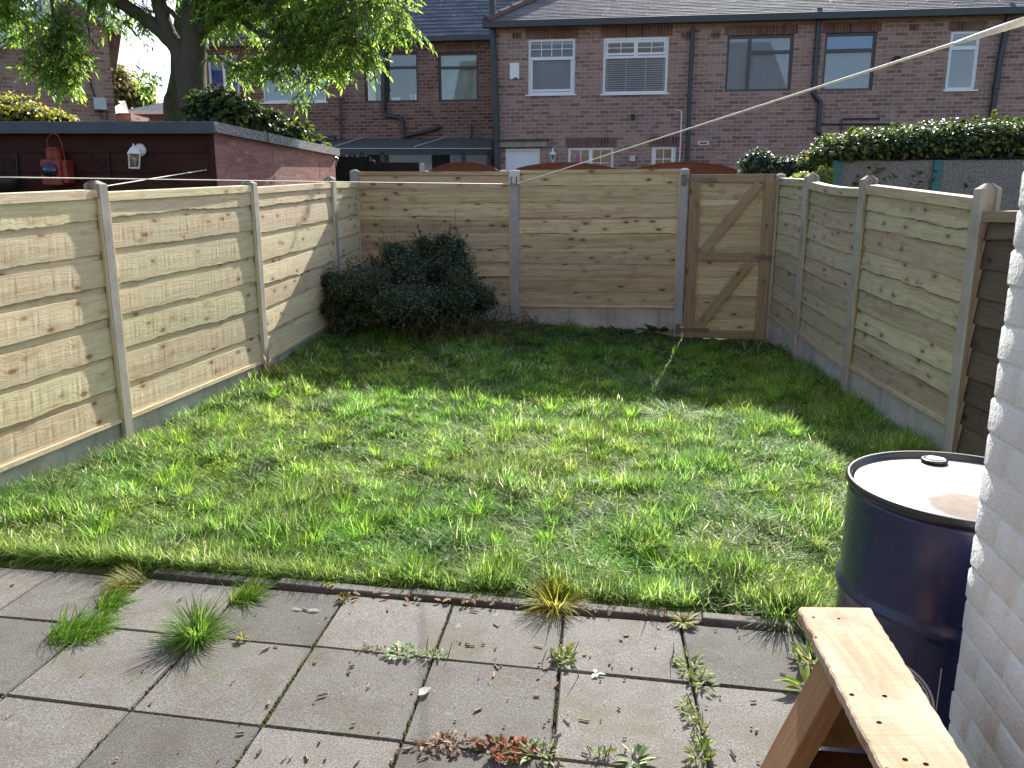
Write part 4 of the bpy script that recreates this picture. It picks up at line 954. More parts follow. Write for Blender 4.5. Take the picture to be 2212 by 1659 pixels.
mb=MB(); m2=Matrix.Translation(c0+Vector((-wS*.14,-.075,.02)))@Matrix.Rotation(R(90),4,'X'); mb.lathe([(.075,-.0),(.075,.018),(.066,.02),(.055,.035),(.03,.047),(0,.052)],(0,0,0),24,m2); mb.build('lens',M['lens'],rl,smooth=True)
mb=MB(); hp=[SP(110,345,.09),SP(104,320,.09),SP(102,305,.09),SP(106,295,.09),SP(116,289,.09),SP(126,294,.09),SP(132,307,.09),SP(136,325,.09),SP(141,346,.09)]; mb.tube(spline(hp,[.006]*9,4)[0],.006,6); mb.build('handle',M['red_lamp'],rl,smooth=True)
ln=empty('wall_lantern',SP(300,335,.02),label='white four sided coach lantern on a round back plate fixed to the dark shed wall',cat='lantern')
bc=SP(303,324,.0); mb=MB(); m2=Matrix.Translation(bc)@Matrix.Rotation(R(90),4,'X'); mb.lathe([(.062,0),(.062,.008),(.05,.02),(.03,.026),(0,.028)],(0,0,0),28,m2); mb.build('back_plate',M['white_paint'],ln,smooth=True)
top=SP(290,333,.13); bot=SP(290,363,.13); w1=.105; w0=.09; m2=Matrix.Rotation(R(25),4,'Z')
def sqr(c,w_,z): return [Vector((c.x,c.y,z))+m2@Vector((a*w_/2,b*w_/2,0)) for a,b in ((-1,-1),(1,-1),(1,1),(-1,1))]
mb=MB(); A=sqr(top,w1+.02,top.z); B=sqr(top,w1+.02,top.z+.008); C_=sqr(top,.055,top.z+.062); Dd=sqr(top,.03,top.z+.07)
vs=A+B+C_+Dd; fs=[(3,2,1,0),(12,13,14,15)]
for r_i in range(3):
    for k in range(4): k2=(k+1)%4; fs.append((r_i*4+k,r_i*4+k2,r_i*4+4+k2,r_i*4+4+k))
mb.add(vs,fs); mb.lathe([(.008,.0),(.012,.012),(.006,.024),(.0,.04)],(top.x,top.y,top.z+.07),10); mb.build('roof',M['white_paint'],ln)
mb=MB(); A=sqr(top,w1,top.z); B=sqr(bot,w0,bot.z)
for k in range(4): mb.bar(B[k],A[k],.009,.009); mb.bar(B[k],B[(k+1)%4],.012,.012)
mb.build('cage',M['white_paint'],ln)
mb=MB(); A=sqr(top,w1*.93,top.z-.002); B=sqr(bot,w0*.93,bot.z+.004); mb.add(A+B,[(k,(k+1)%4,4+(k+1)%4,4+k) for k in range(4)]); mb.build('glass',M['clear'],ln)
mb=MB(); mb.lathe([(.012,0),(.012,.05),(.018,.07),(.012,.10),(0,.11)],(top.x,top.y,bot.z+.005),10); mb.build('bulb',M['bulb'],ln,smooth=True)
mb=MB(); mb.tube([bc+Vector((0,-.02,-.01)),bc+Vector((-.03,-.07,.0)),Vector((top.x,top.y,top.z+.04))],.009,8); mb.build('arm',M['white_paint'],ln)
def scroll(px,lab):
    o=empty('scroll_bracket',SP(px,350,.01),label=lab,cat='bracket',group='iron scroll brackets on the shed wall')
    mb=MB(); mb.bar(SP(px+24,332,.01),SP(px+27,388,.01),.02,.012,up=(1,0,0)); mb.tube([SP(px+24,342,.02),SP(px-22,340,.02)],.005,6); mb.tube([SP(px-22,340,.02),SP(px-5,352,.02),SP(px+24,384,.02)],.0055,6)
    for cx,cy,r in ((px-24,348,4),(px-20,333,3.5),(px+10,352,6)):
        mb.tube([SP(cx+r*math.cos(t*.7)*(1-t*.06),cy+r*math.sin(t*.7)*(1-t*.06),.02) for t in range(12)],.004,5)
    mb.build('scrollwork',M['iron'],o)
scroll(210,'black iron scroll bracket on the shed wall between the red lamp and the white lantern'); scroll(12,'black iron scroll bracket on the shed wall at the far left of the red lamp')
bk=empty('hanging_basket',SP(12,395,.15),label='dark hanging basket below the far left iron bracket, partly hidden by the fence',cat='basket')
mb=MB(); c=SP(10,385,.18); mb.lathe([(.03,-.16),(.09,-.13),(.13,-.06),(.145,0)],tuple(c),16); mb.build('bowl',M['iron'],bk,smooth=True); mb=MB()
for k in range(3): mb.tube([c+Vector((.14*math.cos(k*2.1),.14*math.sin(k*2.1),0)),c+Vector((0,0,.22))],.003,5)
mb.build('chain',M['iron'],bk)
# cord from the shed wall
hk=SP(445,367,.01); e=at(216,404,5.6)
mb=MB(); mb.tube(sag(hk,e,.0,10),.0035,6); mb.lathe([(0,-.01),(.01,0),(0,.01)],tuple(hk),8); tag(mb.build('cord',M['rope']),'thin white cord from a hook on the shed wall down behind the fence','rope')

# ------------------------------------------------------------------ background: far fences
def arch_fence():
    root=empty('arched_fence',(1.5,12.7,.5),label='brown arched top fence panels with concrete posts across the alley behind the back fence',cat='fence')
    fr=Frame((-1.3,12.95),(5.2,12.95-.8)); px_=[(923,1083),(1094,1346),(1354,1600)]; pk=[(993,351),(1218,352),(1486,351)]
    edge=[(930,1070),(1092,1300),(1290+64,1606)]
    for (a,b),(cx,cy),q in zip(px_,pk,(0,1,2)):
        s0,zl=fr.px(a,372); s1,_=fr.px(b,372); sp,zp=fr.px(cx,cy)
        zl=fr.px(a,371)[1]; mb=MB(); vs=[];n=20;wc=[]
        for i in range(n+1):
            t=i/n; s=s0+.05+(s1-s0-.1)*t; z=zl+(zp-zl)*(1-(2*t-1)**2)**.8 if 0<t<1 else zl
            vs+=[fr.w(s,0,.3),fr.w(s,0,z)]; wc+=[(s,.3,q*.3+.2),(s,z,q*.3+.2)]
        fs=[(2*i,2*i+2,2*i+3,2*i+1) for i in range(n)]; p=MB(); p.add(vs,fs,wc); 
        vb=[v+fr.y*.03 for v in vs]; p.add(vb,[f[::-1] for f in fs],wc); pnl=p.build('fence_panel',M['arch_fence'],root)
        rr=MB()
        for i in range(n): rr.bar(vs[2*i+1]+fr.y*.015,vs[2*i+3]+fr.y*.015,.055,.022,rnd=.5)
        rr.build('arched_cap',M['arch_fence'],pnl)
    for a,yy in ((919,368),(1087,367),(1350,368),(1600,367)):
        s,z=fr.px(a,yy); post(root,fr.w(s,0,0)[:2],fr.ang,.6,z,M['concrete_grey'],w_=.12,d_=.12)
arch_fence()
bkf=empty('black_fence',(-2.3,12.2,.5),label='black stained board fence between the shed and the arched fence',cat='fence')
fr=Frame((-3.3,12.5),(-1.25,12.3))
mb=MB(); x0,z0_=fr.px(683,339); x1,z1=fr.px(800,345); x2,_=fr.px(906,350); z2=fr.px(850,351)[1]
nbd=9
for i in range(nbd): a=x0+(x1-x0)*i/nbd; mb.box((a,-.01,.4),(a+(x1-x0)/nbd,.012,z0_+random.uniform(-.004,.004)),fr.mat(),axis=2)
for i in range(nbd): a=x1+.06+(x2-x1-.06)*i/nbd; mb.box((a,-.01,.4),(a+(x2-x1-.06)/nbd,.012,z2+random.uniform(-.004,.004)),fr.mat(),axis=2)
mb.build('boards',M['black_fence'],bkf); post(bkf,fr.w(x1+.03,-.02,0)[:2],fr.ang,.6,z1,M['black_fence'],w_=.10,d_=.1,name='post')
post(bkf,fr.w(x2+.04,0,0)[:2],fr.ang,.6,z2-.01,M['concrete_grey'],w_=.08,d_=.08)

# pebbledash panel wall at right with teal posts
pw=empty('panel_wall',(5.3,9.75,.2),label='grey pebbledash panel wall with teal posts beyond the right fence',cat='wall')
fw=Frame((3.9,9.9),(7.5,9.6)); 
def _peb():
    n=NT('pebbledash_render'); o=n.gen(); v=n.n('ShaderNodeTexVoronoi',{'Scale':55.0}); n.set(v.inputs['Vector'],o); a=v.outputs['Distance']; b=n.noise(o,3,4)
    c=n.mix((.17,.165,.165),(.36,.35,.345),n.ramp(a,[(.2,(1,1,1)),(.6,(0,0,0))])); c=n.mix(c,(.2,.19,.18),n.math('MULTIPLY',b,.5)); n.prin(c,.85,n.bump(a,1.0,.012)); return n.m
M['peb']=_peb()
sA,zA=fw.px(1808,347); sB,zB=fw.px(2025,347); sC,_=fw.px(2260,350)
for a,b in ((sA+.04,sB-.035),(sB+.035,sC)):
    mb=MB(); mb.box((a,0,.1),(b,.06,zA),fw.mat()); mb.build('panel',M['peb'],pw)
for s,zz in ((sA,zA),(sB,zA)):
    mb=MB(); mb.box((s-.045,-.03,.1),(s+.045,.04,zA-.0),fw.mat()); mb.build('post',M['teal'],pw)
for px_,py_ in ((1809,334),(1975,340),(2032,332),(2185,334)):
    s,z=fw.px(px_,py_); mb=MB(); r_=.035; mb.lathe([(.02,-.09),(.018,-.04),(.03,-.03),(r_,0),(.026,.026),(0,r_)],tuple(fw.w(s,.03,z)),14); mb.build('finial',M['iron'],pw,smooth=True)
mb=MB(); s_l=[fw.px(a,b) for a,b in ((1809,345),(1860,344),(1930,347),(1990,345),(2032,338),(2050,343),(2110,345),(2185,340),(2230,342))]
mb.tube([fw.w(s,-.02,z) for s,z in s_l],.007,5); mb.build('cable',M['iron'],pw)

# ------------------------------------------------------------------ houses
FH=Frame((1.1,20.0),(1.1+math.cos(R(-6.5)),20.0+math.sin(R(-6.5))))
class House:
    def __init__(s,name,label,fr,off=0.):
        s.fr=fr; s.off=off; s.label=label
    def px(s,x,y,n=0): return s.fr.px(x,y,s.off+n)
def wall_with_holes(fr,off,s0,s1,z0,z1,holes,dep=.10):
    xs=sorted({s0,s1,*[h[0] for h in holes],*[h[1] for h in holes]}); zs_=sorted({z0,z1,*[h[2] for h in holes],*[h[3] for h in holes]})
    xs=[x for x in xs if s0<=x<=s1]; zs_=[z for z in zs_ if z0<=z<=z1]; mb=MB()
    for i in range(len(xs)-1):
        for j in range(len(zs_)-1):
            cx=(xs[i]+xs[i+1])/2; cz=(zs_[j]+zs_[j+1])/2
            if any(h[0]<cx<h[1] and h[2]<cz<h[3] for h in holes): continue
            mb.quad(fr.w(xs[i],off,zs_[j]),fr.w(xs[i+1],off,zs_[j]),fr.w(xs[i+1],off,zs_[j+1]),fr.w(xs[i],off,zs_[j+1]))
    for a,b,c,d in holes:
        P=lambda x,n,z: fr.w(x,off+n,z)
        mb.quad(P(a,0,c),P(a,dep,c),P(a,dep,d),P(a,0,d)); mb.quad(P(b,dep,c),P(b,0,c),P(b,0,d),P(b,dep,d)); mb.quad(P(a,0,d),P(a,dep,d),P(b,dep,d),P(b,0,d)); mb.quad(P(a,dep,c),P(a,0,c),P(b,0,c),P(b,dep,c))
    return mb
def mkwin(H,root,rect,mat,bars=(),room='room_grey',sill=True,blind=False,fw_=.06,name='window',label=None,curtain=None,depth=.05):
    """rect: s0,s1,z0,z1. bars: list of (kind,pos,lo,hi,w) fractions; root: house empty"""
    fr=H.fr; off=H.off; a,b,c,d=rect; m_=fr.mat(0,off,0); mb=MB()
    y0=depth; y1=depth+.055
    mb.box((a,y0,d-fw_),(b,y1,d),m_); mb.box((a,y0,c),(b,y1,c+fw_),m_); mb.box((a,y0,c+fw_),(a+fw_,y1,d-fw_),m_); mb.box((b-fw_,y0,c+fw_),(b,y1,d-fw_),m_)
    W=b-a;Hh=d-c
    for kd,p,lo,hi,wd in bars:
        if kd=='v': mb.box((a+W*p-wd/2,y0+(.004 if wd>.03 else .012),c+Hh*lo),(a+W*p+wd/2,y1-.002,c+Hh*hi),m_)
        else: mb.box((a+W*lo,y0+(.006 if wd>.03 else .014),c+Hh*p-wd/2),(a+W*hi,y1-.004,c+Hh*p+wd/2),m_)
    root_w=mb.build(name,mat,root)
    if label: root_w['label']=label
    mb=MB(); mb.quad(*[m_@Vector(v) for v in ((a+.02,y0+.03,c+.02),(b-.02,y0+.03,c+.02),(b-.02,y0+.03,d-.02),(a+.02,y0+.03,d-.02))]); mb.build('pane',M['glass'],root_w)
    mb=MB(); mb.quad(*[m_@Vector(v) for v in ((a,y0+.35 if room=='room_dark' else y0+.10,c),(b,y0+.35 if room=='room_dark' else y0+.10,c),(b,y0+.35 if room=='room_dark' else y0+.10,d),(a,y0+.35 if room=='room_dark' else y0+.10,d))]); mb.build('blind' if room!='room_dark' else 'interior',M[room],root_w)
    if blind:
        mb=MB(); n=int((blind[1]-blind[0])*Hh/.05)
        for i in range(n):
            z=c+Hh*blind[0]+i*.05+.02; mb.quad(*[m_@Vector(v) for v in ((a+.06,y0+.045,z),(b-.06,y0+.045,z),(b-.06,y0+.07,z+.022),(a+.06,y0+.07,z+.022))])
        for t in (.06,.36,.66,.94): mb.box((a+W*t-.008,y0+.04,c+Hh*blind[0]),(a+W*t+.008,y0+.042,c+Hh*blind[1]),m_)
        mb.build('venetian_blind',M['blind'],root_w)
    if sill:
        mb=MB(); mb.box((a-.05,-.05,c-.035),(b+.05,y0+.01,c-.002),m_); mb.build('sill',mat,root_w)
    return root_w
def rect(H,x0,y0,x1,y1):
    a,d=H.px(x0,y0); b,_=H.px(x1,y0); xm=(x0+x1)/2; c=H.px(xm,y1)[1]; d=H.px(xm,y0)[1]; return (a,b,c,d)
def lintel(H,root,r,h=.23):
    mb=MB(); a,b,c,d=r; mb.box((a-.07,-.004,d+.001),(b+.07,.06,d+h),H.fr.mat(0,H.off,0)); return mb.build('lintel',M['soldier'],root)
def roof(fr,off,s0,s1,ze,pitch,length,course,mat,hipL=0,root=None,name='roof',jit=.004,rise=.016):
    mb=MB(); n=int(length/course); cp,sp=math.cos(pitch),math.sin(pitch); rnd=random.Random(5)
    for i in range(n):
        l0=i*course; l1=(i+1)*course+course*.25; a=s0+hipL*l0*cp; a2=s0+hipL*l1*cp; m=max(1,int((s1-s0)/.5))
        for k in range(m):
            t0=k/m;t1=(k+1)/m; j=rnd.uniform(0,jit); A=a+(s1-a)*t0; B=a+(s1-a)*t1; A2=a2+(s1-a2)*t0; B2=a2+(s1-a2)*t1; h0=rise+j
            y=lambda l: off-.28+l*cp
            z=lambda l,h: ze+l*sp+h
            vs=[fr.w(A,y(l0),z(l0,h0)),fr.w(B,y(l0),z(l0,h0)),fr.w(B2,y(l1),z(l1,.002)),fr.w(A2,y(l1),z(l1,.002)),fr.w(A,y(l0)+.002,z(l0,-.002)),fr.w(B,y(l0)+.002,z(l0,-.002))]
            mb.add(vs,[(0,1,2,3),(4,5,1,0)],[(A,i*.1+.01,0),(B,i*.1+.01,0),(B2,i*.1+.09,0),(A2,i*.1+.09,0),(A,i*.1+.01,0),(B,i*.1+.01,0)])
    return mb.build(name,mat,root)
def pipe(root,H,pts,r=.055,n=-.09,name='drain_pipe'):
    mb=MB(); P=[H.fr.w(*(lambda q:(q[0],H.off+n,q[1]))(H.px(x,y,n))) for x,y in pts]; mb.tube(P,r,10)
    for i in range(len(P)-1):
        L_=(P[i+1]-P[i]).length; m=int(L_/1.1)
        for k in range(1,m+1):
            c=P[i].lerp(P[i+1],k/(m+1)); d=(P[i+1]-P[i]).normalized(); mb.tube([c-d*.04,c+d*.04],r*1.25,10)
    return mb.build(name,M['pipe'],root,smooth=False)

ZG=.8
def rear(fr,off,s0,s1,zt,root,mat,dep=9.):
    mb=MB(); z0=ZG-.6
    for s in (s0+.01,s1-.01): mb.quad(fr.w(s,off+.5,z0),fr.w(s,off+dep,z0),fr.w(s,off+dep,zt-.2),fr.w(s,off+.5,zt-.2))
    mb.quad(fr.w(s0+.01,off+dep,z0),fr.w(s1-.01,off+dep,z0),fr.w(s1-.01,off+dep,zt-.2),fr.w(s0+.01,off+dep,zt-.2)); mb.build('rear_wall',mat,root)
def eave(H,x,y): return H.px(x,y)[1]
# --- house B (white windows), C (dark windows), D (narrow white window): one wall plane
HB=House('','',FH,0.)
ze=eave(HB,1300,58)
sB0=HB.px(1068,60)[0]; sB1=HB.px(1493,60)[0]; sC1=HB.px(1958,45)[0]; sD1=sC1+7.0
hB=empty('brick_house',FH.w((sB0+sB1)/2,0,ZG),rz=FH.ang,label='brick terraced house with two white framed upstairs windows under the hipped end of the roof',cat='house')
W1=rect(HB,1141,83,1243,204); W2=rect(HB,1304,79,1446,202); DR=rect(HB,1092,321,1166,450); W3=rect(HB,1227,318,1326,385); W4=rect(HB,1408,316,1461,370)
DR=(DR[0],DR[1],ZG+.05,DR[3])
wb=wall_with_holes(FH,0,sB0,sB1,ZG-.6,ze+.26,[W1,W2,DR,W3,W4]); 
# return wall on the left corner
wb.quad(FH.w(sB0,2.4,ZG-.6),FH.w(sB0,0,ZG-.6),FH.w(sB0,0,ze),FH.w(sB0,2.4,ze)); wb.build('wall',M['brick'],hB)
for r_ in (W1,W2,W3,W4): lintel(HB,hB,r_)
mkwin(HB,hB,W1,M['upvc'],[('h',.655,0,1,.07)]+[('v',x,.69,.95,.018) for x in (.28,.5,.72)]+[('h',.82,.05,.95,.018),('h',.08,.05,.95,.05),('v',.075,.05,.62,.04),('v',.925,.05,.62,.04)],room='room_grey')
mkwin(HB,hB,W2,M['upvc'],[('h',.655,0,1,.05),('v',.5,.66,1,.09),('h',.71,.04,.96,.05),('h',.93,.04,.96,.05),('v',.06,.68,.97,.04),('v',.94,.68,.97,.04),('h',.82,.04,.96,.016),('v',.27,.7,.95,.016),('v',.74,.7,.95,.016)],room='room_dark',blind=(.06,.64))
mkwin(HB,hB,W3,M['upvc'],[('v',.5,0,1,.09),('h',.05,0,1,.08),('h',.5,.1,.9,.016),('v',.28,.1,.9,.016),('v',.72,.1,.9,.016)],room='room_dark')
mkwin(HB,hB,W4,M['upvc'],[('v',.12,0,1,.07),('v',.88,0,1,.07),('h',.5,.1,.9,.016),('v',.5,.1,.9,.016)],room='room_dark')
m_=FH.mat(); mb=MB(); a,b,c,d=DR
mb.box((a,.05,c),(b,.1,d),m_); dr=mb.build('door',M['upvc'],hB)
mb=MB(); mb.box((a,.02,c),(a+.06,.051,d),m_);mb.box((b-.06,.02,c),(b,.051,d),m_);mb.box((a+.06,.02,d-.06),(b-.06,.051,d),m_); mb.build('door_frame',M['upvc'],dr)
mb=MB(); mb.box((a+.16,.042,d-.75),(b-.16,.052,d-.2),m_); mb.build('door_panel',M['upvc'],dr)
mb=MB(); mb.box((a+.34,.036,d-.62),(b-.34,.046,d-.48),m_); mb.build('letter_plate',M['galv'],dr)
mb=MB(); r_=rect(HB,1080,302,1181,318); mb.box((r_[0],-.10,r_[2]),(r_[1],.0,r_[3]-.03),m_); mb.build('door_lintel',M['concrete'],hB)
mb=MB(); mb.box((r_[0]-.1,-.18,r_[3]-.03),(r_[1]+.05,0,r_[3]+.0),m_); mb.build('door_hood',M['gutter'],hB)
PT=R(29)
roof(FH,0.,sB0-.15,sB1,ze+.12,PT,6.4,.115,M['tile_dark'],hipL=.72,root=hB)
mb=MB(); e0=FH.w(sB0-.2,-.32,ze+.15); 
for k in range(14):
    l=k*.42; q=lambda l:FH.w(sB0-.15+.72*l*math.cos(PT),-.28+l*math.cos(PT),ze+.14+l*math.sin(PT)); mb.tube([q(l),q(l+.44)],[.11,.10],8)
mb.build('hip_tiles',M['ridge'],hB)
# left face of the hip, real surface so it holds from another side
mb=MB(); mb.add([FH.w(sB0-.15,-.28,ze+.12),FH.w(sB0-.15+.72*6*math.cos(PT),-.28+6*math.cos(PT),ze+.12+6*math.sin(PT)),FH.w(sB0-.15,9,ze+.12)],[(0,1,2)]); mb.build('hip_slope',M['tile_dark'],hB)
def gutter(root,H,s0,s1,z):
    mb=MB(); mb.box((s0,-.30,z-.01),(s1,-.14,z+.13),H.fr.mat(0,H.off,0)); mb.box((s0,-.14,z+.02),(s1,0.0,z+.05),H.fr.mat(0,H.off,0)); mb.build('gutter',M['gutter'],root)
gutter(hB,HB,sB0-.25,sB1-.002,ze)
pipe(hB,HB,[(1063,-8),(1064,60),(1069,180),(1075,370)],.075); pipe(hB,HB,[(1497,58),(1490,200),(1484,372)],.05)
# vent grilles, white overflow pipe, small fittings on house B
def fit(root,H,x0,y0,x1,y1,th,mat,name,n0=0.):
    r_=rect(H,x0,y0,x1,y1); mb=MB(); mb.box((r_[0],-th-n0,r_[2]),(r_[1],-.002-n0,r_[3]),H.fr.mat(0,H.off,0)); return mb.build(name,mat,root)
for x in (1107,1472): fit(hB,HB,x,70,x+20,83,.006,M['soldier'],'air_brick')
al=empty('alarm_box',FH.w(HB.px(1112,155)[0],-.05,HB.px(1112,170)[1]),rz=FH.ang,label='white alarm box with cut corner on the brick wall left of a white window',cat='alarm box')
r_=rect(HB,1101,137,1122,173); a,b,c,d=r_; mb=MB(); k=(b-a)*.35
prof=[(a,c+.03),(a+.04,c),(b-k,c+.06),(b,c),(b,d),(a,d)]
mb.add([FH.w(x,-.002,z) for x,z in prof]+[FH.w(x+(.01 if x==a else 0),-.07,z) for x,z in prof],[(5,4,3,2,1,0),(6,7,8,9,10,11)]+[(i,(i+1)%6,6+(i+1)%6,6+i) for i in range(6)]); bevel(mb.build('cover',M['upvc'],al),.006)
mb=MB(); 
for i in range(4): mb.box((b-.05,-.074,d-.09-i*.03),(b-.02,-.0705,d-.08-i*.03),m_)
mb.build('vent_slots',M['box_grey'],al)
def coach(px,py0,py1,H,lab,mat):
    n=-.12; s,zt_=H.px(px,py0,n); _,zb_=H.px(px,py1,n); h=zt_-zb_; o=empty('wall_lantern',H.fr.w(s,H.off+n,zb_),rz=H.fr.ang,label=lab,cat='lantern',group='coach lanterns on the far houses')
    c=H.fr.w(s,H.off+n,zb_); mb=MB(); mb.lathe([(.0,.0),(.02,.02*h),(.03,.05*h),(.05,.18*h)],tuple(c),6); mb.build('base',mat,o); mb=MB(); mb.lathe([(.052,.18*h),(.085,.52*h)],tuple(c),6); mb.build('glass',M['clear'],o)
    mb=MB()
    for k in range(6): t=k*math.pi/3; mb.tube([c+Vector((.052*math.cos(t),.052*math.sin(t),.18*h)),c+Vector((.085*math.cos(t),.085*math.sin(t),.52*h))],.006,5)
    mb.build('cage',mat,o); mb=MB(); mb.lathe([(.10,.52*h),(.10,.55*h),(.05,.70*h),(.02,.78*h),(.025,.85*h),(0,1.0*h)],tuple(c),6); mb.build('roof',mat,o)
    mb=MB(); mb.tube([c+Vector((0,0,.75*h)),H.fr.w(s,H.off-.01,zb_+.6*h)],.012,6); mb.build('arm',mat,o)
coach(1194,318,352,HB,'white hexagonal coach lantern beside the white door of the house with white windows',M['white_paint'])
fl=empty('flood_light',FH.w(HB.px(1367,250)[0],-.08,HB.px(1367,259)[1]),label='small black outdoor light on the brick wall below the second white framed window',cat='light'); fit(fl,HB,1363,247,1371,259,.10,M['iron'],'housing')
fl=empty('flood_light',FH.w(HB.px(1366,340)[0],-.08,HB.px(1366,350)[1]),label='small grey outdoor light on the brick wall between the two lower white windows',cat='light'); fit(fl,HB,1360,337,1372,349,.10,M['box_grey'],'housing')
op=empty('overflow_pipe',FH.w(HB.px(1470,345)[0],-.03,HB.px(1470,345)[1]),label='thin white upright pipe with a bent top beside the black drain pipe',cat='pipe'); 
mb=MB(); P=[FH.w(*(lambda q:(q[0],-.04,q[1]))(HB.px(x,y))) for x,y in ((1461,239),(1472,240),(1470,300),(1467,358))]; mb.tube(P,.016,8); mb.build('tube',M['upvc'],op)
vt=empty('wall_vent',FH.w(HB.px(1515,310)[0],-.01,HB.px(1515,313)[1]),rz=FH.ang,label='cream slotted vent on the brick wall just right of the tall black pipe',cat='vent'); fit(vt,HB,1508,305,1531,313,.015,M['white_paint'],'frame'); fit(vt,HB,1511,307,1528,311,.004,M['dark_frame'],'slots',n0=.014)
# parasol / folded thing by the lower window
pr=empty('folded_parasol',Vector(FH.w(HB.px(1243,345)[0],-.6,ZG)),label='folded grey and pink parasol tip in front of the lower white window',cat='parasol')
s_,z_t=HB.px(1243,336,-.6); mb=MB(); mb.lathe([(.28,-.5),(.03,-.05),(.01,0)],tuple(FH.w(s_,-.6,z_t)),8); mb.build('canopy',m_plain('parasol_grey',(.24,.24,.30),.8),pr); mb=MB(); mb.lathe([(.05,-.5),(.055,-.06),(.02,.02),(0,.04)],tuple(FH.w(s_+.06,-.68,z_t)),8); mb.build('tie',m_plain('parasol_pink',(.45,.12,.22),.8),pr); mb=MB(); mb.tube([FH.w(s_,-.6,ZG-.2),FH.w(s_,-.6,z_t)],.02,6); mb.build('pole',M['upvc'],pr)

# --- house C
hC=empty('brick_house',FH.w((sB1+sC1)/2,0,ZG),rz=FH.ang,label='brick terraced house with two dark framed upstairs windows either side of a black pipe',cat='house')
X1=rect(HB,1572,75,1716,197); X2=rect(HB,1784,70,1896,196); 
wall_with_holes(FH,0,sB1,sC1,ZG-.6,ze+.26,[X1,X2]).build('wall',M['brick'],hC)
for r_ in (X1,X2): lintel(HB,hC,r_,.2)
mkwin(HB,hC,X1,M['dark_frame'],[('v',.35,0,1,.07),('h',.70,.35,1,.07)],room='room_grey',sill=False,label='three light dark framed window')
wX=mkwin(HB,hC,X2,M['dark_frame'],[('h',.70,0,1,.08)],room='room_grey',sill=False,label='dark framed window with a blue blind in its top light')
mb=MB(); a,b,c,d=X2; mb.quad(*[m_@Vector(v) for v in ((a+.04,.09,d-.30*(d-c)),(b-.04,.09,d-.30*(d-c)),(b-.04,.09,d-.03),(a+.04,.09,d-.03))]); mb.build('blue_blind',M['room_blue'],wX)
roof(FH,0.,sB1,sC1,ze+.12,PT,6.4,.115,M['tile_dark'],root=hC); gutter(hC,HB,sB1+.001,sC1-.001,ze)
pipe(hC,HB,[(1771,18),(1768,60),(1757,203),(1772,222),(1767,285),(1782,296),(1796,300),(1806,318)],.06)
pipe(hC,HB,[(1770,268),(1940,268)],.022,-.04,'waste_pipe'); pipe(hC,HB,[(1815,318),(1819,257),(1900,256)],.018,-.04,'waste_pipe')
fit(hC,HB,1536,70,1556,82,.006,M['soldier'],'air_brick')
# --- house D
hD=empty('brick_house',FH.w(sC1+3,0,ZG),rz=FH.ang,label='brick terraced house at the far right with a tall narrow white window',cat='house')
Y1=rect(HB,2055,66,2122,194)
wall_with_holes(FH,0,sC1,sD1,ZG-.6,ze+.26,[Y1]).build('wall',M['brick'],hD); lintel(HB,hD,Y1,.2)
mkwin(HB,hD,Y1,M['upvc'],[('h',.72,0,1,.08),('v',.1,0,1,.03),('v',.9,0,1,.03)],room='room_grey')
roof(FH,0.,sC1,sD1,ze+.12,PT,6.4,.115,M['tile_dark'],root=hD); gutter(hD,HB,sC1+.001,sD1,ze)
pipe(hD,HB,[(2186,8),(2176,50),(2160,130),(2143,245),(2150,268),(2225,300)],.065)
for x in (1975,2062): fit(hD,HB,x-10,52,x+10,66,.006,M['soldier'],'air_brick')
mb=MB(); mb.lathe([(.09,0),(.09,.12),(.07,.14),(0,.14)],(0,0,0),14,Matrix.Translation(FH.w(*(lambda q:(q[0],0,q[1]))(HB.px(1935,131))))@Matrix.Rotation(FH.ang,4,'Z')@Matrix.Rotation(R(90),4,'X')); mb.build('flue',M['iron'],hD)
mb=MB(); mb.box((sC1-1.2,-.6,ze+.12+3.0),(sD1,0,ze+.2+3.0),m_)

rear(FH,0,sB0+.2,sB1,ze,hB,M['brick']); rear(FH,0,sB1,sC1,ze,hC,M['brick']); rear(FH,0,sC1,sD1,ze,hD,M['brick'])
# --- recessed houses A and E
HA=House('','',FH,2.3)
zeA=HA.px(960,92)[1]; sA1=HA.px(1068,100)[0]+.3; sA0=HA.px(731,100)[0]; sE0=HA.px(440,100)[0]
hA=empty('brick_house',FH.w((sA0+sA1)/2,2.3,ZG),rz=FH.ang,label='dark brick terraced house with two brown framed upstairs windows, right of the tree crown',cat='house')
V1=rect(HA,785,113,902,221); V2=rect(HA,946,113,1033,219); LW=rect(HA,838,335,1062,420); LD=rect(HA,790,333,828,420); LW2=rect(HA,750,333,782,420)
wall_with_holes(FH,2.3,sA0,sA1,ZG-.6,zeA+.26,[V1,V2]).build('wall',M['brick_dark'],hA)
for r_ in (V1,V2): lintel(HA,hA,r_,.2)
wV=mkwin(HA,hA,V1,M['brown_frame'],[('h',.70,0,1,.07)],room='room_dark',sill=False,label='brown framed window with a pale curtain and ornaments on the sill inside')
mA=FH.mat(0,2.3,0); a,b,c,d=V1; mb=MB(); mb.box((a+.08,.14,c+.06),(a+.26,.16,d-.5),mA); mb.build('curtain',M['white_paint'],wV)
mb=MB(); 
for x in (.48,.83,.9): mb.box((a+(b-a)*x,.12,c+.07),(a+(b-a)*(x+.03 if x>.5 else x+.16),.15,c+(.22 if x>.5 else .15)),mA)
mb.build('ornaments',M['white_paint'],wV)
mkwin(HA,hA,V2,M['brown_frame'],[('h',.70,0,1,.07)],room='room_green',sill=False,label='brown framed window with frosted greenish glass')
roof(FH,2.3,sA0,sA1+1.5,zeA+.1,R(33),6.5,.27,M['slate'],root=hA,rise=.03); gutter(hA,HA,sA0+.001,sA1-.3,zeA)
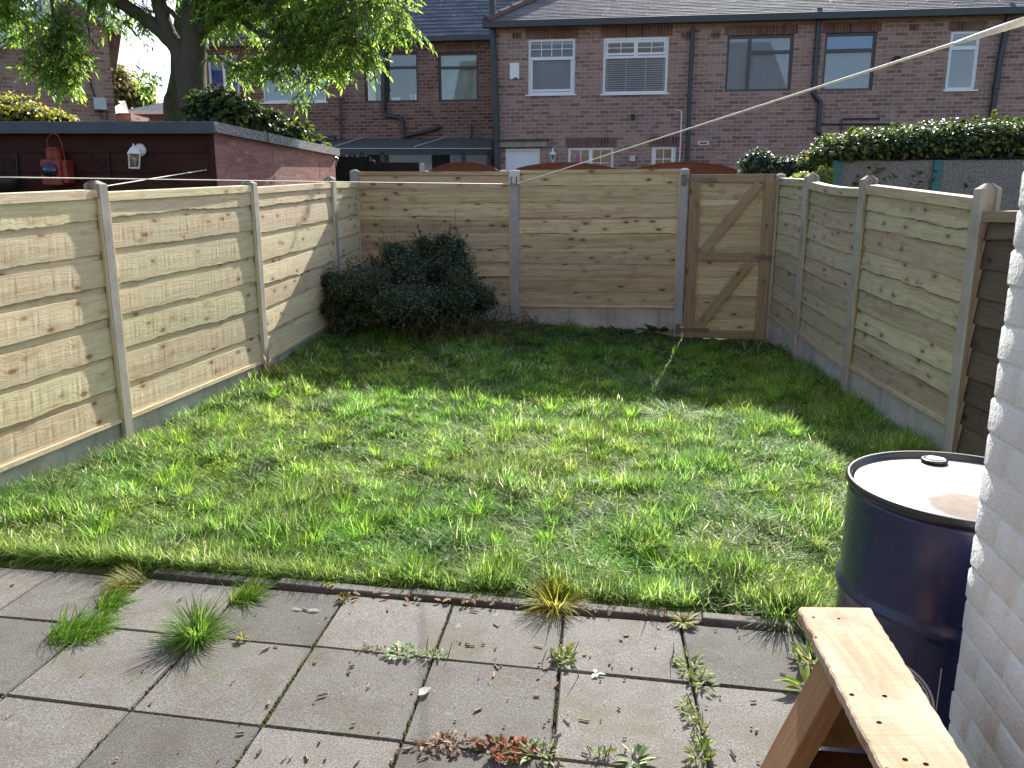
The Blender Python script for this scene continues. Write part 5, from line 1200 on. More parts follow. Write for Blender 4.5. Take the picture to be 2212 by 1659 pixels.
# painted ground floor wall under the canopy
mb=MB(); r_=rect(HA,840,326,1060,420); mb.box((r_[0],-.02,ZG),(r_[1],-.002,r_[3]),mA); mb.build('painted_wall',M['white_paint'],hA)
for q in ((788,328,828,420),(748,326,776,420),(928,327,978,420)):
    r_=rect(HA,*q); mb=MB(); mb.box((r_[0],-.06,ZG),(r_[1],-.021,r_[3]),mA); o=mb.build('door_frame',M['upvc'],hA); mb=MB(); mb.box((r_[0]+.07,-.066,ZG+1.1),(r_[1]-.07,-.061,r_[3]-.08),mA); mb.build('pane',M['room_dark'],o)
pipe(hA,HA,[(735,210),(738,330)],.03); pipe(hA,HA,[(828,100),(829,140),(829,240)],.08)
pipe(hA,HA,[(829,240),(834,250),(862,253),(870,262),(872,300)],.06); pipe(hA,HA,[(874,294),(905,287),(935,280),(952,273)],.05,name='waste_pipe'); pipe(hA,HA,[(1018,268),(1018,300)],.03,name='waste_pipe')
pipe(hA,HA,[(700,300),(725,302)],.09,-.3,name='waste_pipe')
# canopy
cp=empty('canopy',FH.w((sA0+sA1)/2,1.4,ZG),rz=FH.ang,label='low corrugated lean-to canopy on dark posts along the dark brick house',cat='canopy')
cA=FH.px(690,321,.75); cB=FH.px(1062,321,.75); wA_=FH.px(720,301,2.28); wB_=FH.px(1062,299,2.28)
mb=MB(); n=40
def _can():
    n=NT('canopy_sheet'); p=n.n('ShaderNodeBsdfPrincipled',{'Base Color':(.13,.13,.14,1),'Roughness':.5}); t=n.n('ShaderNodeBsdfTranslucent',{'Color':(.7,.75,.8,1)}); mx=n.n('ShaderNodeMixShader',{0:.5}); n.set(mx.inputs[1],p.outputs[0]); n.set(mx.inputs[2],t.outputs[0]); n.set(n.out.inputs[0],mx.outputs[0]); return n.m
m_can=_can()
for i in range(n):
    t0=i/n;t1=(i+1)/n; lz=.012 if i%2 else 0
    f0=FH.w(cA[0]+(cB[0]-cA[0])*t0,.75,cA[1]+(cB[1]-cA[1])*t0+lz); f1=FH.w(cA[0]+(cB[0]-cA[0])*t1,.75,cA[1]+(cB[1]-cA[1])*t1+.012-lz)
    b0=FH.w(wA_[0]+(wB_[0]-wA_[0])*t0,2.28,wA_[1]+(wB_[1]-wA_[1])*t0+lz); b1=FH.w(wA_[0]+(wB_[0]-wA_[0])*t1,2.28,wA_[1]+(wB_[1]-wA_[1])*t1+.012-lz); mb.quad(f0,f1,b1,b0)
mb.build('roof_sheet',m_can,cp)
mb=MB(); mb.bar(FH.w(cA[0],.74,cA[1]+.0),FH.w(cB[0],.74,cB[1]+.0),.05,.02); mb.build('edge_trim',M['box_grey'],cp)
mb=MB(); mb.bar(FH.w(cA[0],.78,cA[1]-.09),FH.w(cB[0],.78,cB[1]-.09),.06,.13); mb.build('beam',M['gutter'],cp)
for px_ in (760,783,826,1001,1056):
    s,_=FH.px(px_,330,.78); mb=MB(); mb.box((s-.05,.75,ZG-.3),(s+.05,.83,cA[1]-.1),FH.mat()); mb.build('post',M['gutter'],cp)
for t,u in ((.07,.18),(.56,.72)):
    mb=MB(); mb.bar(FH.w(cA[0]+(cB[0]-cA[0])*t,.75,cA[1]+.03),FH.w(wA_[0]+(wB_[0]-wA_[0])*u,2.28,wA_[1]+.03),.04,.02); mb.build('seam',M['box_grey'],cp)
# house E
hE=empty('brick_house',FH.w((sE0+sA0)/2,2.3,ZG),rz=FH.ang,label='dark brick terraced house with white windows and brown tiled roof behind the tree crown',cat='house')
Q1=rect(HA,562,121,700,221); Q2=rect(HA,446,118,512,214)
wall_with_holes(FH,2.3,sE0,sA0,ZG-.6,zeA+.26,[Q1,Q2]).build('wall',M['brick_dark'],hE)
mkwin(HA,hE,Q1,M['upvc'],[('h',.74,0,1,.06),('v',.62,0,1,.06)],room='room_grey'); mkwin(HA,hE,Q2,M['upvc'],[('v',.5,0,1,.07)],room='room_blue')
roof(FH,2.3,sE0-.1,sA0,zeA+.1,R(33),5.5,.24,M['tile_brown'],root=hE,rise=.03); gutter(hE,HA,sE0,sA0-.001,zeA)
# gable end closing wall for E
mb=MB(); mb.add([FH.w(sE0,2.3,ZG-.6),FH.w(sE0,10,ZG-.6),FH.w(sE0,10,zeA),FH.w(sE0,6.6,zeA+2.9),FH.w(sE0,2.3,zeA)],[(4,3,2,1,0)]); mb.build('gable',M['brick_dark'],hE)

rear(FH,2.3,sA0,sA1-.5,zeA,hA,M['brick_dark']); rear(FH,2.3,sE0+.05,sA0,zeA,hE,M['brick_dark'])
# --- far left gable house
FG=Frame((-12.2,18.6),(-12.2+math.cos(R(27.5)),18.6+math.sin(R(27.5))))
HG=House('','',FG,0.)
sa,za=FG.px(150,-8); sr,_=FG.px(240,150); sl=sa-4.6
zr=FG.px(238,62)[1]; zlft=za-(sa-sl)*.80
hG=empty('brick_house',FG.w(sa,0,ZG),rz=FG.ang,label='red brick gable end house with white bargeboards at the far left',cat='house')
mb=MB(); vs=[FG.w(sl,0,.2),FG.w(sr,0,.2),FG.w(sr,0,zr),FG.w(sa,0,za),FG.w(sl,0,zlft)]
mb.add(vs,[(0,1,2,3,4)]); mb.quad(FG.w(sr,0,.2),FG.w(sr,6,.2),FG.w(sr,6,zr),FG.w(sr,0,zr)); mb.build('wall',M['brick_gable'],hG)
mb=MB(); mb.bar(FG.w(sl-.5,-.12,zlft-.3),FG.w(sa,-.12,za+.12),.24,.30,up=(0,0,1)); mb.build('bargeboard',M['upvc'],hG)
mb=MB(); mb.bar(FG.w(sa,-.12,za+.12),FG.w(sr+.3,-.12,zr+.0),.24,.28,up=(0,0,1)); mb.build('bargeboard',M['upvc'],hG)
mb=MB(); mb.add([FG.w(sa,-.3,za+.28),FG.w(sl-.6,-.3,zlft-.2),FG.w(sl-.6,7,zlft-.2),FG.w(sa,7,za+.28)],[(0,1,2,3)]); mb.add([FG.w(sa,-.3,za+.28),FG.w(sr+.35,-.3,zr+.1),FG.w(sr+.35,7,zr+.1),FG.w(sa,7,za+.28)],[(3,2,1,0)]); mb.build('roof',M['tile_dark'],hG)
r_=rect(HG,233,240,263,268); mb=MB(); a,_=FG.px(206,255); b,_=FG.px(233,255); c=FG.px(220,239)[1]; 
mbx=empty('meter_box',FG.w(a,0,c-.4),rz=FG.ang,label='grey electrical box with cable on the red brick gable wall',cat='electrical box')
_,c=FG.px(220,239); _,c2=FG.px(220,213)
mb=MB(); mb.box((a,-.18,c),(b,-.003,c2),FG.mat()); bevel(mb.build('casing',M['box_grey'],mbx),.015)
mb=MB(); mb.tube([FG.w(a+.05,-.03,c2),FG.w(a-.02,-.03,c2+.3),FG.w(a-.08,-.03,c2+1.1),FG.w(a-.1,-.03,FG.px(196,128)[1]),FG.w(a+.02,-.03,FG.px(200,118)[1])],.02,6); mb.tube([FG.w(a+.1,-.05,c),FG.w(a+.12,-.05,c-.15),FG.w(a+.25,-.05,c-.2),FG.w(a+.27,-.05,c)],.015,6); mb.build('cable',M['iron'],mbx)
# far low building between gable house and tree
lb=empty('low_building',(-11,25,ZG),label='distant low brick building with blue grey roof seen between the gable house and the tree',cat='building')
FL=Frame((-14.5,26),(-9,26)); a,b=FL.px(285,243); c,_=FL.px(420,243)
mb=MB(); mb.box((a,0,.3),(c,3,b),FL.mat()); mb.build('wall',M['brick'],lb); _,zt2=FL.px(345,204,1.5); mb=MB()
mb.add([FL.w(a-.25,-.3,b),FL.w(c,-.3,b),FL.w(c,1.6,zt2),FL.w(a+1.6,1.6,zt2),FL.w(a-.25,3.2,b)],[(0,1,2,3),(0,3,4)],[(0,0,0),(4,0,0),(4,.8,0),(1,.8,0),(0,.9,0)]); mb.build('roof',M['fascia'],lb); mb=MB(); mb.bar(FL.w(a-.25,-.32,b-.04),FL.w(c,-.32,b-.04),.05,.1); mb.build('fascia',M['upvc'],lb)
l2=empty('low_building',(-13,24,ZG),label='distant cream ribbed roof of a low outbuilding beside the gable house',cat='building')
FM=Frame((-15,24),(-9,24)); a,b=FM.px(225,245); c,_=FM.px(282,245); mb=MB(); mb.box((a,0,.3),(c,2,b),FM.mat()); mb.build('wall',M['brick'],l2); zt3=FM.px(240,218,1.4)[1]; mb=MB(); mb.add([FM.w(a,-.1,b),FM.w(c,-.1,b),FM.w(c-1.0,1.4,zt3),FM.w(a,1.4,zt3)],[(0,1,2,3)]); mb.build('roof',M['white_paint'],l2)
ft=empty('tree',(-14.5,29,ZG),label='distant autumn tinted tree between the gable house and the tree trunk',cat='tree')
bush(ft,[blob(262,190,29,.7,.8,.7),blob(285,205,29,.8,.8,.5),blob(310,215,29,.6,.6,.35),blob(255,160,29,.35,.4,.4)],2600,.16,.10,[(.14,.13,.03),(.18,.14,.04),(.08,.10,.03)],M['leaf'],core=False,shell=.2)
mb=MB(); q=at(275,225,29); mb.tube([Vector((q.x,29,.5)),q,at(270,190,29)],[.2,.12,.05],8); mb.build('trunk',M['bark'],ft)

# ------------------------------------------------------------------ white painted wall corner (near right)
def painted_wall():
    C=gz(2069,1319,1.57-1.0)           # just for direction; the corner is set below
    x0,y0=.988,1.567
    fr=Frame((x0,y0),(x0-math.sin(YA),y0-math.cos(YA)))      # runs from the corner back past the camera, front = towards lawn side
    root=empty('painted_brick_wall',(x0+.15,y0-.1,0),label='white painted brick wall corner at the right edge beside the blue drum',cat='wall')
    rnd=random.Random(3); mb=MB(); H=.075
    def brick(M4,a,b,n0,n1,z):
        # rounded brick: front face slightly domed and irregular; 4x3 grid on the outer faces
        r=.009; j=[rnd.uniform(-.0018,.0018) for _ in range(40)]; k=0
        ys=(n0,n1)
        ring=lambda ins,zz:[(a+ins,n0+ins,zz),(b-ins,n0+ins,zz),(b-ins,n1-ins,zz),(a+ins,n1-ins,zz)]
        rings=[(.0045,z+.001),(.0015,z+.003),(.0,z+.008),(.0,z+H-.008),(.0015,z+H-.003),(.0045,z+H-.001)]
        vs=[];N=12
        for ri,(ins,zz) in enumerate(rings):
            A,B,C_,D=ring(ins,zz); corners=[A,B,C_,D]; c=.008
            pts=[]
            for q in range(4):
                p0=Vector(corners[q]); p1=Vector(corners[(q+1)%4]); d=(p1-p0).normalized(); L_=(p1-p0).length
                pts+=[p0+d*c,p0+d*L_*.5,p1-d*c]
            for q,p in enumerate(pts):
                p=p+Vector((rnd.uniform(-.0009,.0009),rnd.uniform(-.0007,.0007)+j[q]*.4,rnd.uniform(-.001,.001))); vs.append(M4@p)
        fs=[]
        for ri in range(5):
            for q in range(N): q2=(q+1)%N; fs.append((ri*N+q,ri*N+q2,(ri+1)*N+q2,(ri+1)*N+q))
        fs.append(tuple(range(5*N,6*N))); fs.append(tuple(range(N-1,-1,-1))); mb.add(vs,fs)
    m4=fr.mat()
    for c in range(-1,44):
        z=c*H+.002; off=rnd.uniform(-.0035,.0035)
        a=0+off; first=.215 if c%2 else .1025
        b=a+first
        while a<2.6:
            brick(m4,a+.0005,b-.0005,0+rnd.uniform(-.0008,.0008),.10,z); a=b+.001; b=a+.215
    mb.build('bricks',M['painted'],root,smooth=True)
    mb=MB(); mb.box((.010,.0022,-.1),(2.7,.4,3.3),m4); mb.build('core',M['painted'],root)
    # end face of the wall, facing the lawn
    mb=MB(); m5=Frame((x0+.13,y0+.0),(x0+2.5,y0-.4)).mat()
    for c in range(-1,44):
        z=c*H+.002; a=0 if c%2 else .11; 
        while a<1.6: mb.box((a,-.012+rnd.uniform(-.002,.002),z+.003),(min(a+.21,1.7),.02,z+H-.004),m5); a+=.22
    bevel(mb.build('end_face',M['painted'],root),.005)
painted_wall()

# ------------------------------------------------------------------ oil drum
DX,DY,DR_,DH=1.185,1.925,.292,.885
dm=empty('steel_drum',(DX,DY,0),label='dark blue steel drum with white rimmed emblem standing beside the white wall',cat='drum')
prof=[(.0,.012),(.27,.012),(.283,.0),(.290,.006),(.290,.02),(.284,.03),(.285,.26),(.287,.272),(.294,.283),(.297,.293),(.294,.303),(.287,.313),(.285,.325),(.285,.55),(.287,.562),(.294,.573),(.297,.583),(.294,.593),(.287,.603),(.285,.615),(.285,.845),(.284,.858)]
mb=MB(); mb.lathe(prof,(DX,DY,0),96); mb.build('body',M['drum'],dm,smooth=True)
mb=MB(); n=96; mb.lathe([(.284,.856),(.290,.862),(.2935,.870),(.2925,.879),(.287,.884),(.281,.882),(.278,.874),(.277,.866)],(DX,DY,0),n); mb.build('rim',M['black_rim'],dm,smooth=True)
mb=MB(); mb.lathe([(.277,.862),(.270,.866),(.0,.867)],(DX,DY,0),n); mb.build('lid',M['lid'],dm,smooth=True)
bq=gz(2018,996,.87); mb=MB(); mb.lathe([(.034,0),(.036,.006),(.033,.010),(.026,.011),(.024,.007),(0,.007)],(bq.x,bq.y,.867),24); mb.build('bung',M['black_rim'],dm,smooth=True)
mb=MB(); mb.lathe([(.024,0),(.022,.005),(0,.006)],(bq.x,bq.y,.874),20); mb.build('bung_cap',M['box_grey'],dm,smooth=True)
def cyl(th,z,r=.2862): return Vector((DX+r*math.sin(th),DY-r*math.cos(th),z))
def hit_cyl(x,y,r=.2862):
    d=ray(x,y); ox,oy=-DX,-DY; a=d.x**2+d.y**2; b=2*(ox*d.x+oy*d.y); c=ox*ox+oy*oy-r*r; t=(-b-math.sqrt(max(0,b*b-4*a*c)))/(2*a); p=Vector((d.x*t,d.y*t,CAM_H+d.z*t))
    return math.atan2(p.x-DX,-(p.y-DY)),p.z
eth,ez=hit_cyl(1929,1500)
def arcring(r0,r1,n=96):
    mb=MB(); vs=[];fs=[]
    for i in range(n):
        t=2*math.pi*i/n
        for r in (r0,r1): vs.append(cyl(eth+r*math.sin(t)/.2862,ez+r*math.cos(t),.2866))
    for i in range(n): j=(i+1)%n; fs.append((2*i,2*i+1,2*j+1,2*j))
    return mb.add(vs,fs)
ER=.096
em=arcring(ER-.006,ER); em2=arcring(ER-.013,ER-.009)
em.add(em2.v,em2.f); em3=arcring(.052,.055); em.add(em3.v,em3.f)
def glyph(ch,size):
    cu=bpy.data.curves.new('t','FONT'); cu.body=ch; cu.size=size; cu.align_x='CENTER'; cu.resolution_u=3; ob=bpy.data.objects.new('t',cu); COL.objects.link(ob)
    dg=bpy.context.evaluated_depsgraph_get(); me=bpy.data.meshes.new_from_object(ob.evaluated_get(dg)); vs=[tuple(v.co) for v in me.vertices]; fs=[tuple(p.vertices) for p in me.polygons]
    bpy.data.objects.remove(ob); bpy.data.curves.remove(cu); bpy.data.meshes.remove(me); return vs,fs
for ch,ang in zip('STER',(29,42,55,68)):
    vs,fs=glyph(ch,.026); t=R(ang); out=[]
    for x,y,_ in vs:
        rr=.068+y; out.append(cyl(eth+(rr*math.sin(t)+x*math.cos(t))/.2862, ez+rr*math.cos(t)-x*math.sin(t),.2868))
    em.add(out,fs)
em.build('emblem',M['print'],dm)
t1,z1=hit_cyl(2034,1443); t2,z2=hit_cyl(2024,1535); mb=MB(); mb.quad(cyl(t1-.004,z1),cyl(t1+.004,z1),cyl(t1+.004,z2-.1),cyl(t1-.004,z2-.1)); mb.v=[tuple(cyl(math.atan2(v[0]-DX,-(v[1]-DY)),v[2],.2868)) for v in mb.v]; mb.build('printed_line',M['print'],dm)

# ------------------------------------------------------------------ trestle (saw horse)
ZT=.70
tA=gz(1722,1311,ZT); tB=gz(1881,1313,ZT); tC=gz(2100,1659,ZT); tD=gz(1903,1659,ZT)
ts=empty('trestle',((tA.x+tB.x)/2,(tA.y+tB.y)/2-.4,0),label='worn plywood topped wooden trestle on splayed legs at the lower right',cat='trestle')
dl=(tD-tA); dr_=(tC-tB); k=2.1; tD2=tA+dl*k*.72; tC2=tB+dr_*k*.72; th=.022
cen=(tA+tB+tC2+tD2)/4
# split into a fine grid for a rough edge
mb=MB(); n=60; rnd=random.Random(8); vs=[];wc=[]
for i in range(n+1):
    t=i/n; a=tA.lerp(tD2,t); b=tB.lerp(tC2,t); ja=rnd.uniform(-.0016,.0016)+(.004 if .12<t<.16 else 0); jb=rnd.uniform(-.0016,.0016); d=(b-a).normalized()
    a=a+d*ja; b=b+d*jb
    if i==0: a=a+d*.006
    for p,z in ((a,-th),(a,-.003),(a+d*.004,0),(b-d*.004,0),(b,-.003),(b,-th)):
        vs.append(p+Vector((0,0,z))); wc.append((t*1.6,(p-tA).dot(d)+z*2,.35))
fs=[]
for i in range(n):
    for j in range(6): j2=(j+1)%6; fs.append((i*6+j,i*6+j2,(i+1)*6+j2,(i+1)*6+j))
fs.append((5,4,3,2,1,0)); fs.append(tuple(n*6+j for j in range(6))); mb.add(vs,fs,wc); top=mb.build('top_board',M['trestle'],ts)
# nail holes
for x,y in ((1757,1333),(1812,1336),(1840,1500),(1911,1503),(1899,1560),(1917,1661),(1762,1376),(2000,1650),(1955,1640)):
    q=gz(x,y,ZT+.0006); m_r=.0038 if y>1490 else .0026; mb=MB(); mb.add([q+Vector((m_r*1.3*math.cos(i*.785),m_r*math.sin(i*.785),0)) for i in range(8)],[tuple(range(8))]); mb.build('nail_hole',M['hole'],top)
ax=(dl.normalized()+dr_.normalized()).normalized(); sd_=Vector((-ax.y,ax.x,0))  # side: right when looking back? fixed by sign
if sd_.x>0: sd_=-sd_
def mid(t): return (tA.lerp(tD2,t)+tB.lerp(tC2,t))/2
for t in (.27,.86):
    c=mid(t)
    for sgn in (1,-1):
        a=c+sd_*sgn*.050+Vector((0,0,-th-.001)); f=c+sd_*sgn*.30+Vector((0,0,-ZT)); f.z=0.004
        d=(f-a).normalized(); mb=MB(); mb.bar(a,f,.10 if 1 else .1,.040,up=sd_.cross(d).cross(d) if 0 else d.cross(ax),rnd=random.random())
        bevel(mb.build('leg',M['trestle_leg'],ts),.003)
    # gusset across the legs
    mb=MB(); c2=c-ax*.065 if t<.5 else c+ax*.065
    zt=ZT-.10; zb=ZT-.24; q=lambda z:.05+.25*(ZT-z)/ZT
    vs=[c2+sd_*q(zt)+Vector((0,0,zt-ZT)),c2-sd_*q(zt)+Vector((0,0,zt-ZT)),c2-sd_*q(zb)+Vector((0,0,zb-ZT)),c2+sd_*q(zb)+Vector((0,0,zb-ZT))]
    vs2=[v+ax*.012 for v in vs]; mb.add(vs+vs2,[(0,1,2,3),(7,6,5,4),(0,4,5,1),(1,5,6,2),(2,6,7,3),(3,7,4,0)],[(v.x*3,v.z,.4) for v in vs+vs2]); mb.build('gusset',M['trestle_leg'] ,ts)
mb=MB(); a=mid(.215)+Vector((0,0,-.252)); b=mid(.92)+Vector((0,0,-.252)); mb.bar(a,b,.25,.018); mb.build('shelf',M['trestle_dark'],ts)

# ------------------------------------------------------------------ weeds, leaves, chips
def weed(name,label,cat,px,py,n,L,W,cols,el=(.05,.6),rad=.01,z=0,stems=False,group=None,mat=None,stretch=None,droop=.1):
    c=gz(px,py,z); an=RNG.uniform(0,6.28,n); rr=rad*np.sqrt(RNG.random(n)); P=np.stack([c.x+rr*np.cos(an),c.y+rr*np.sin(an),np.full(n,z+.004)],1)
    if stretch is not None:
        t=RNG.uniform(-1,1,n); P[:,0]+=t*stretch[0]; P[:,1]+=t*stretch[1]
    az=an+RNG.normal(0,.3,n); e=RNG.uniform(el[0],el[1],n); D=np.stack([np.cos(az)*np.cos(e),np.sin(az)*np.cos(e),np.sin(e)],1); P[:,2]+=RNG.random(n)*L*.35*np.sin(el[1])
    Nn=np.array([0,0,1.])+RNG.normal(0,.25,(n,3)); ci=RNG.integers(0,len(cols),n); col=np.array(cols)[ci]*np.clip(1+RNG.normal(0,.2,(n,1)),.5,1.6)
    r_=empty(name,(c.x,c.y,z),label=label,cat=cat,group=group)
    build_leaves('leaves',mat or M['weed'],[leaf_mesh(P,D,Nn,L*RNG.uniform(.6,1.15,n),W*RNG.uniform(.7,1.2,n),col,fold=.2,droop=droop)],r_)
    if stems:
        mb=MB(); few=stems<=8
        for i in range(stems):
            if few: mb=MB()
            a=random.uniform(0,6.28); d=Vector((math.cos(a)*.4,math.sin(a)*.4,1)).normalized()*random.uniform(.03,.07); q=Vector((c.x+random.gauss(0,rad)+ (stretch[0]*random.uniform(-1,1) if stretch else 0),c.y+random.gauss(0,rad)+(stretch[1]*random.uniform(-1,1) if stretch else 0),z)); mb.tube([q,q+d*.6,q+d],[.0018,.0015,.001],4)
            if few: mb.build('stem',M['twig'],r_)
        if not few: mb.build('stems',M['twig'],r_)
    return r_
GR=[(.14,.20,.03),(.09,.16,.03),(.24,.26,.10)]
PAL=[(.30,.38,.22),(.18,.27,.12),(.42,.47,.32)]
weed('dandelion','pale wilting dandelion rosette against the kerb above the third joint from the trestle','weed',1478,1348,40,.06,.014,[(.34,.34,.18),(.2,.24,.06),(.42,.4,.26)],(.02,.5),.02)
weed('dandelion','bright green serrated dandelion leaves by the left leg of the trestle','weed',1740,1492,12,.11,.024,[(.16,.24,.02),(.2,.27,.04)],(.1,.5),.03)
weed('weed_clump','tall leafy weeds beneath the top left edge of the trestle','weed',1752,1430,60,.06,.014,GR,(.2,1.2),.05,stems=8)
weed('rosette','round leaved grey green rosette in the joint left of centre','weed',868,1412,60,.026,.016,PAL,(.1,.7),.045)
weed('weed_clump','small mixed weeds at the joint crossing just right of the grey green rosette','weed',938,1418,50,.022,.009,GR+PAL,(.2,.9),.03,stretch=(.035,-.006),stems=4)
weed('weed_clump','low brownish weeds in the joint just left of the grey green rosette','weed',800,1405,34,.018,.008,[(.14,.17,.04),(.2,.14,.08)],(.1,.8),.012,stretch=(.05,-.008))
weed('weed_clump','yellow green leafy weed at the joint crossing right of centre','weed',1215,1425,70,.032,.014,[(.18,.22,.03),(.3,.34,.16),(.1,.15,.03)],(.2,1.0),.035,stretch=(0,.045),stems=6)
weed('weed_clump','flat pale green weed with small leaves along the right hand joint, upper part','weed',1500,1455,90,.035,.011,[(.16,.24,.05),(.3,.36,.2),(.22,.27,.08)],(.1,.8),.04,stretch=(-.01,.09),stems=6)
weed('weed_clump','small leafy weeds along the right hand joint, lower part','weed',1500,1565,90,.026,.009,[(.16,.24,.04),(.26,.3,.14)],(.1,.8),.018,stretch=(-.012,.12),stems=6)
weed('weed_clump','green weeds at the bottom of the right hand joint at the lower edge','weed',1512,1640,50,.035,.011,GR,(.3,1.1),.03,stems=6)
weed('dock_plant','reddish bronze leaved dock lying on the bottom joint','weed',1090,1625,60,.042,.020,[(.18,.05,.02),(.26,.10,.04),(.10,.04,.02),(.14,.14,.04)],(.0,.7),.035,stretch=(.045,-.008),droop=.35)
weed('dead_plant','shrivelled brown and grey dead leaves on the bottom joint left of the red dock','dead plant',965,1610,60,.045,.013,[(.20,.13,.085),(.30,.23,.17),(.10,.065,.045)],(0,.5),.03,stretch=(.07,-.01),droop=.4)
weed('weed_clump','pale green spreading weed right of the red dock','weed',1165,1632,60,.035,.010,[(.20,.26,.12),(.34,.38,.24)],(.05,.7),.04,stretch=(.03,0),stems=4)
weed('seedling','two upright green seedlings in the bottom joint, at the lower edge','weed',1300,1632,26,.022,.008,[(.16,.24,.04)],(.5,1.2),.006,stretch=(.035,0),stems=5)
weed('weed_clump','dark jagged weed in the bottom joint right of the two seedlings','weed',1375,1650,30,.055,.015,[(.07,.12,.04),(.3,.34,.22)],(.05,.7),.03)
weed('weed_clump','small red and green weed at the kerb end of the moss line left of centre','weed',742,1296,34,.028,.010,[(.18,.06,.03),(.13,.17,.03)],(.2,.9),.018)
weed('weed_clump','tiny yellow green weed in the joint right of the lone spiky tuft','weed',525,1384,20,.024,.012,[(.26,.26,.03)],(.3,1.0),.012)
weed('weed_clump','tiny bright green weed on the lawn edge left of centre','weed',715,1272,14,.03,.02,[(.24,.28,.02)],(.2,.9),.012)
weed('fallen_flower','small white flower lying on the slab right of centre','flower',1287,1458,5,.028,.016,[(.72,.74,.70)],(0,.25),.004,mat=M['petal'])
weed('broad_leaved_plant','low dark broad leaved plant in shade at the foot of the back concrete base','plant',1335,722,26,.13,.07,[(.045,.085,.05),(.06,.10,.06)],(.05,.6),.10,z=float(ground_z(1.2,8.9)),stretch=(.12,0))
weed('broad_leaved_plant','taller dark broad leaved plant beside the left gate post','plant',1425,722,30,.16,.085,[(.04,.085,.045),(.055,.10,.055),(.10,.13,.04)],(.1,1.0),.08,z=float(ground_z(1.6,8.9)),stretch=(.12,0),stems=8)
weed('dandelion','yellow green leaves in the lawn at the shadow edge, right of centre','weed',1310,872,20,.06,.03,[(.16,.22,.02)],(.3,1.0),.06,z=float(ground_z(.7,6.1))+.02,stretch=(.12,0))
# leaf litter along the kerb
def litter(n,label,area,cols,name='fallen_leaf',L=(.02,.04),group='dry leaves along the kerb'):
    pass
proto=None
def small(name,verts,faces,mat,label,cat,group,loc,rz,sc=(1,1,1),col=None,cache={}):
    key=(name,mat.name)
    if key not in cache:
        V=np.array(verts,float); o=mesh_np(name,V,[np.array([f for f in faces if len(f)==k]) for k in {len(f) for f in faces}],mat,col=np.tile(col,(len(V),1)) if col is not None else None,origin=(0,0,0)); cache[key]=o
    else:
        o=cache[key].copy(); COL.objects.link(o)
    o.location=loc; o.rotation_euler=rz if isinstance(rz,tuple) else (0,0,rz); o.scale=sc; return tag(o,label,cat,group)
chipV=[(-.5,-.5,0),(.5,-.38,0),(.45,.5,0),(-.42,.4,0),(-.45,-.4,.9),(.42,-.3,1),(.4,.38,.8),(-.38,.36,1)]; chipF=[(3,2,1,0),(4,5,6,7),(0,1,5,4),(1,2,6,5),(2,3,7,6),(3,0,4,7)]
rc=random.Random(21)
spots=[]
for k in range(110):
    px_=rc.gauss(1080,330); py_=rc.uniform(1318,1655)
    if 60<px_<1700 and not (px_>1640 and py_>1480): spots.append((px_,py_))
spots+= [(195,1375),(310,1450),(178,1460),(20,1550),(30,1262),(520,1585),(560,1628),(475,1640),(615,1640),(390,1295),(765,1300),(660,1318)]
for i,(a,b) in enumerate(spots):
    q=gz(a,b,.001); ln_=rc.choice([.006,.008,.010,.014,.022,.036]) if i<110 else .026
    small('wood_chip',chipV,chipF,M['chip'],'small brown wood chip lying on the paving','wood chip','wood chips scattered over the paving',(q.x,q.y,.0042),rc.uniform(0,6.28),(ln_,rc.uniform(.004,.009),rc.uniform(.003,.006)))
leafV=[(-.5,0,.1),(-.2,.22,.25),(.15,.20,.2),(.5,.0,.05),(.15,-.2,.22),(-.2,-.24,.15),(0,0,0)]; leafF=[(6,0,5),(6,1,0),(6,2,1),(6,3,2),(6,4,3),(6,5,4)]
PL=[((.66,.68,.62),'pale','fallen_leaf'),]
small('fallen_leaf',leafV,leafF,M['petal'],'curled pale fallen leaf on the joint in the middle of the paving','leaf','fallen leaves on the paving',tuple(gz(918,1496,.006)),.9,(.062,.06,.06),col=(.62,.62,.56))
small('fallen_leaf',leafV,leafF,M['petal'],'flat pale narrow leaf on the slab right of the lone spiky tuft','leaf','fallen leaves on the paving',tuple(gz(678,1319,.004)),-.1,(.06,.03,.03))
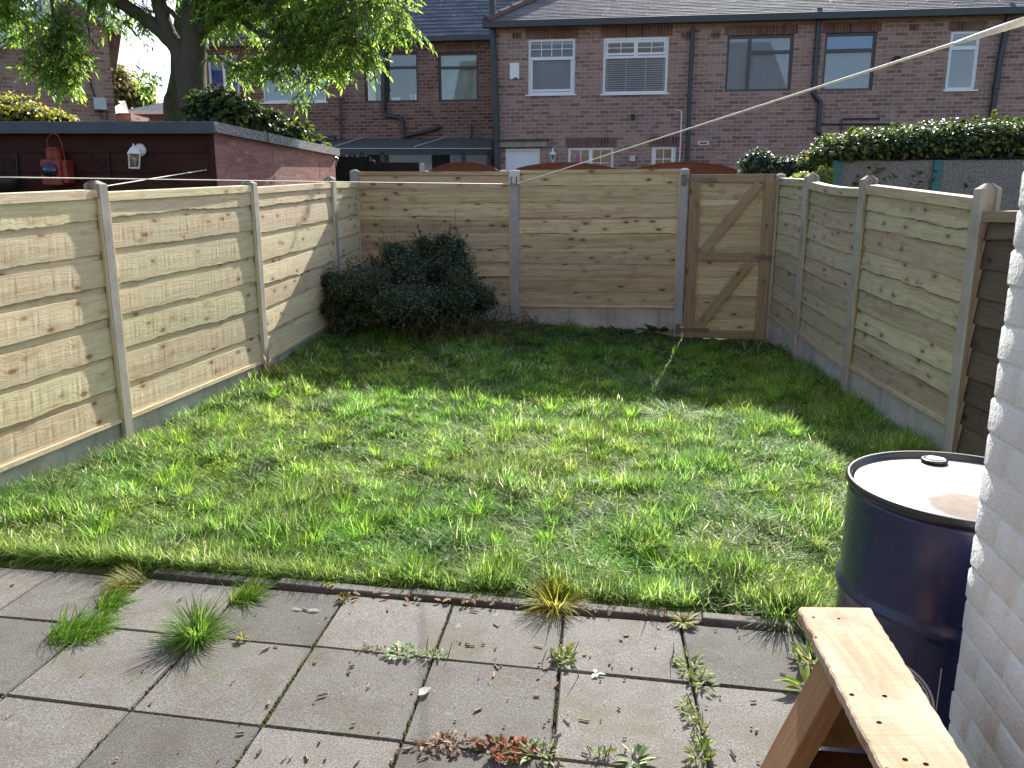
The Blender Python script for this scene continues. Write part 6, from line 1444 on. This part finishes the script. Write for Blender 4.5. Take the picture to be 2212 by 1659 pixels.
small('fallen_leaf',leafV,leafF,M['petal'],'grey white leaf near the kerb, upper left of the flat pale narrow leaf','leaf','fallen leaves on the paving',tuple(gz(642,1316,.004)),-.3,(.05,.02,.02))
small('fallen_leaf',leafV,leafF,M['petal'],'pale leaf fallen on the lawn right of its middle','leaf','fallen leaves on the paving',tuple(gz(1288,1040,.09)),.5,(.08,.05,.05))
lfm=m_leaf('dry_leaf',.2,.7)
for i in range(46):
    px_=rc.choice([rc.uniform(700,1120),rc.uniform(1240,1640)]); py_=1272+(px_-700)*.066+rc.uniform(-3,14); q=gz(px_,py_,.012)
    small('dry_leaf',leafV,leafF,lfm,'small curled dry leaf caught along the kerb','leaf','dry leaves caught along the kerb',tuple(q),(rc.uniform(-.5,.5),rc.uniform(-.5,.5),rc.uniform(0,6.28)),(rc.uniform(.02,.05),rc.uniform(.02,.04),.04),col=(.30,.20,.12))
pebV=[(a*.5,b*.5,.5+c*.5) for a,b,c in oct_]
for i in range(60):
    px_=rc.gauss(1150,320); py_=rc.uniform(1315,1650)
    if px_<40 or px_>1640: continue
    q=gz(px_,py_,.0); s_=rc.uniform(.003,.006); small('pebble',pebV,of,M['white_paint'],'tiny pale stone lying on the paving','pebble','tiny pale stones on the paving',(q.x,q.y,.0042),rc.uniform(0,6.28),(s_*1.4,s_,s_*.8))

# ------------------------------------------------------------------ house behind the viewpoint (mirrored in the far windows)
FO=Frame((9.0,-3.0),(-9.0,.02-0.0))
ho=empty('brick_house',(0,-2.2,0),label='sunlit rear wall and slate roof of the home garden house, mirrored in the far windows',cat='house')
FO=Frame((-9.0,-.7),(9.0,-.7-18*math.tan(YA)))
mb=MB(); mb.box((0,.0,-.1),(18.2,.3,7.4),Matrix.Translation((0,-.9,0))@FO.mat()); mb.build('wall',m_brick('home_brick', (.15,.10,.085), (.20,.13,.11), (.26,.23,.21)),ho)
mb=MB(); q=lambda a,n,z:FO.w(a,n-.9,z); mb.quad(q(0,.5,7.35),q(18.2,.5,7.35),q(18.2,-4.2,10.9),q(0,-4.2,10.9)); mb.build('roof',M['slate'],ho)
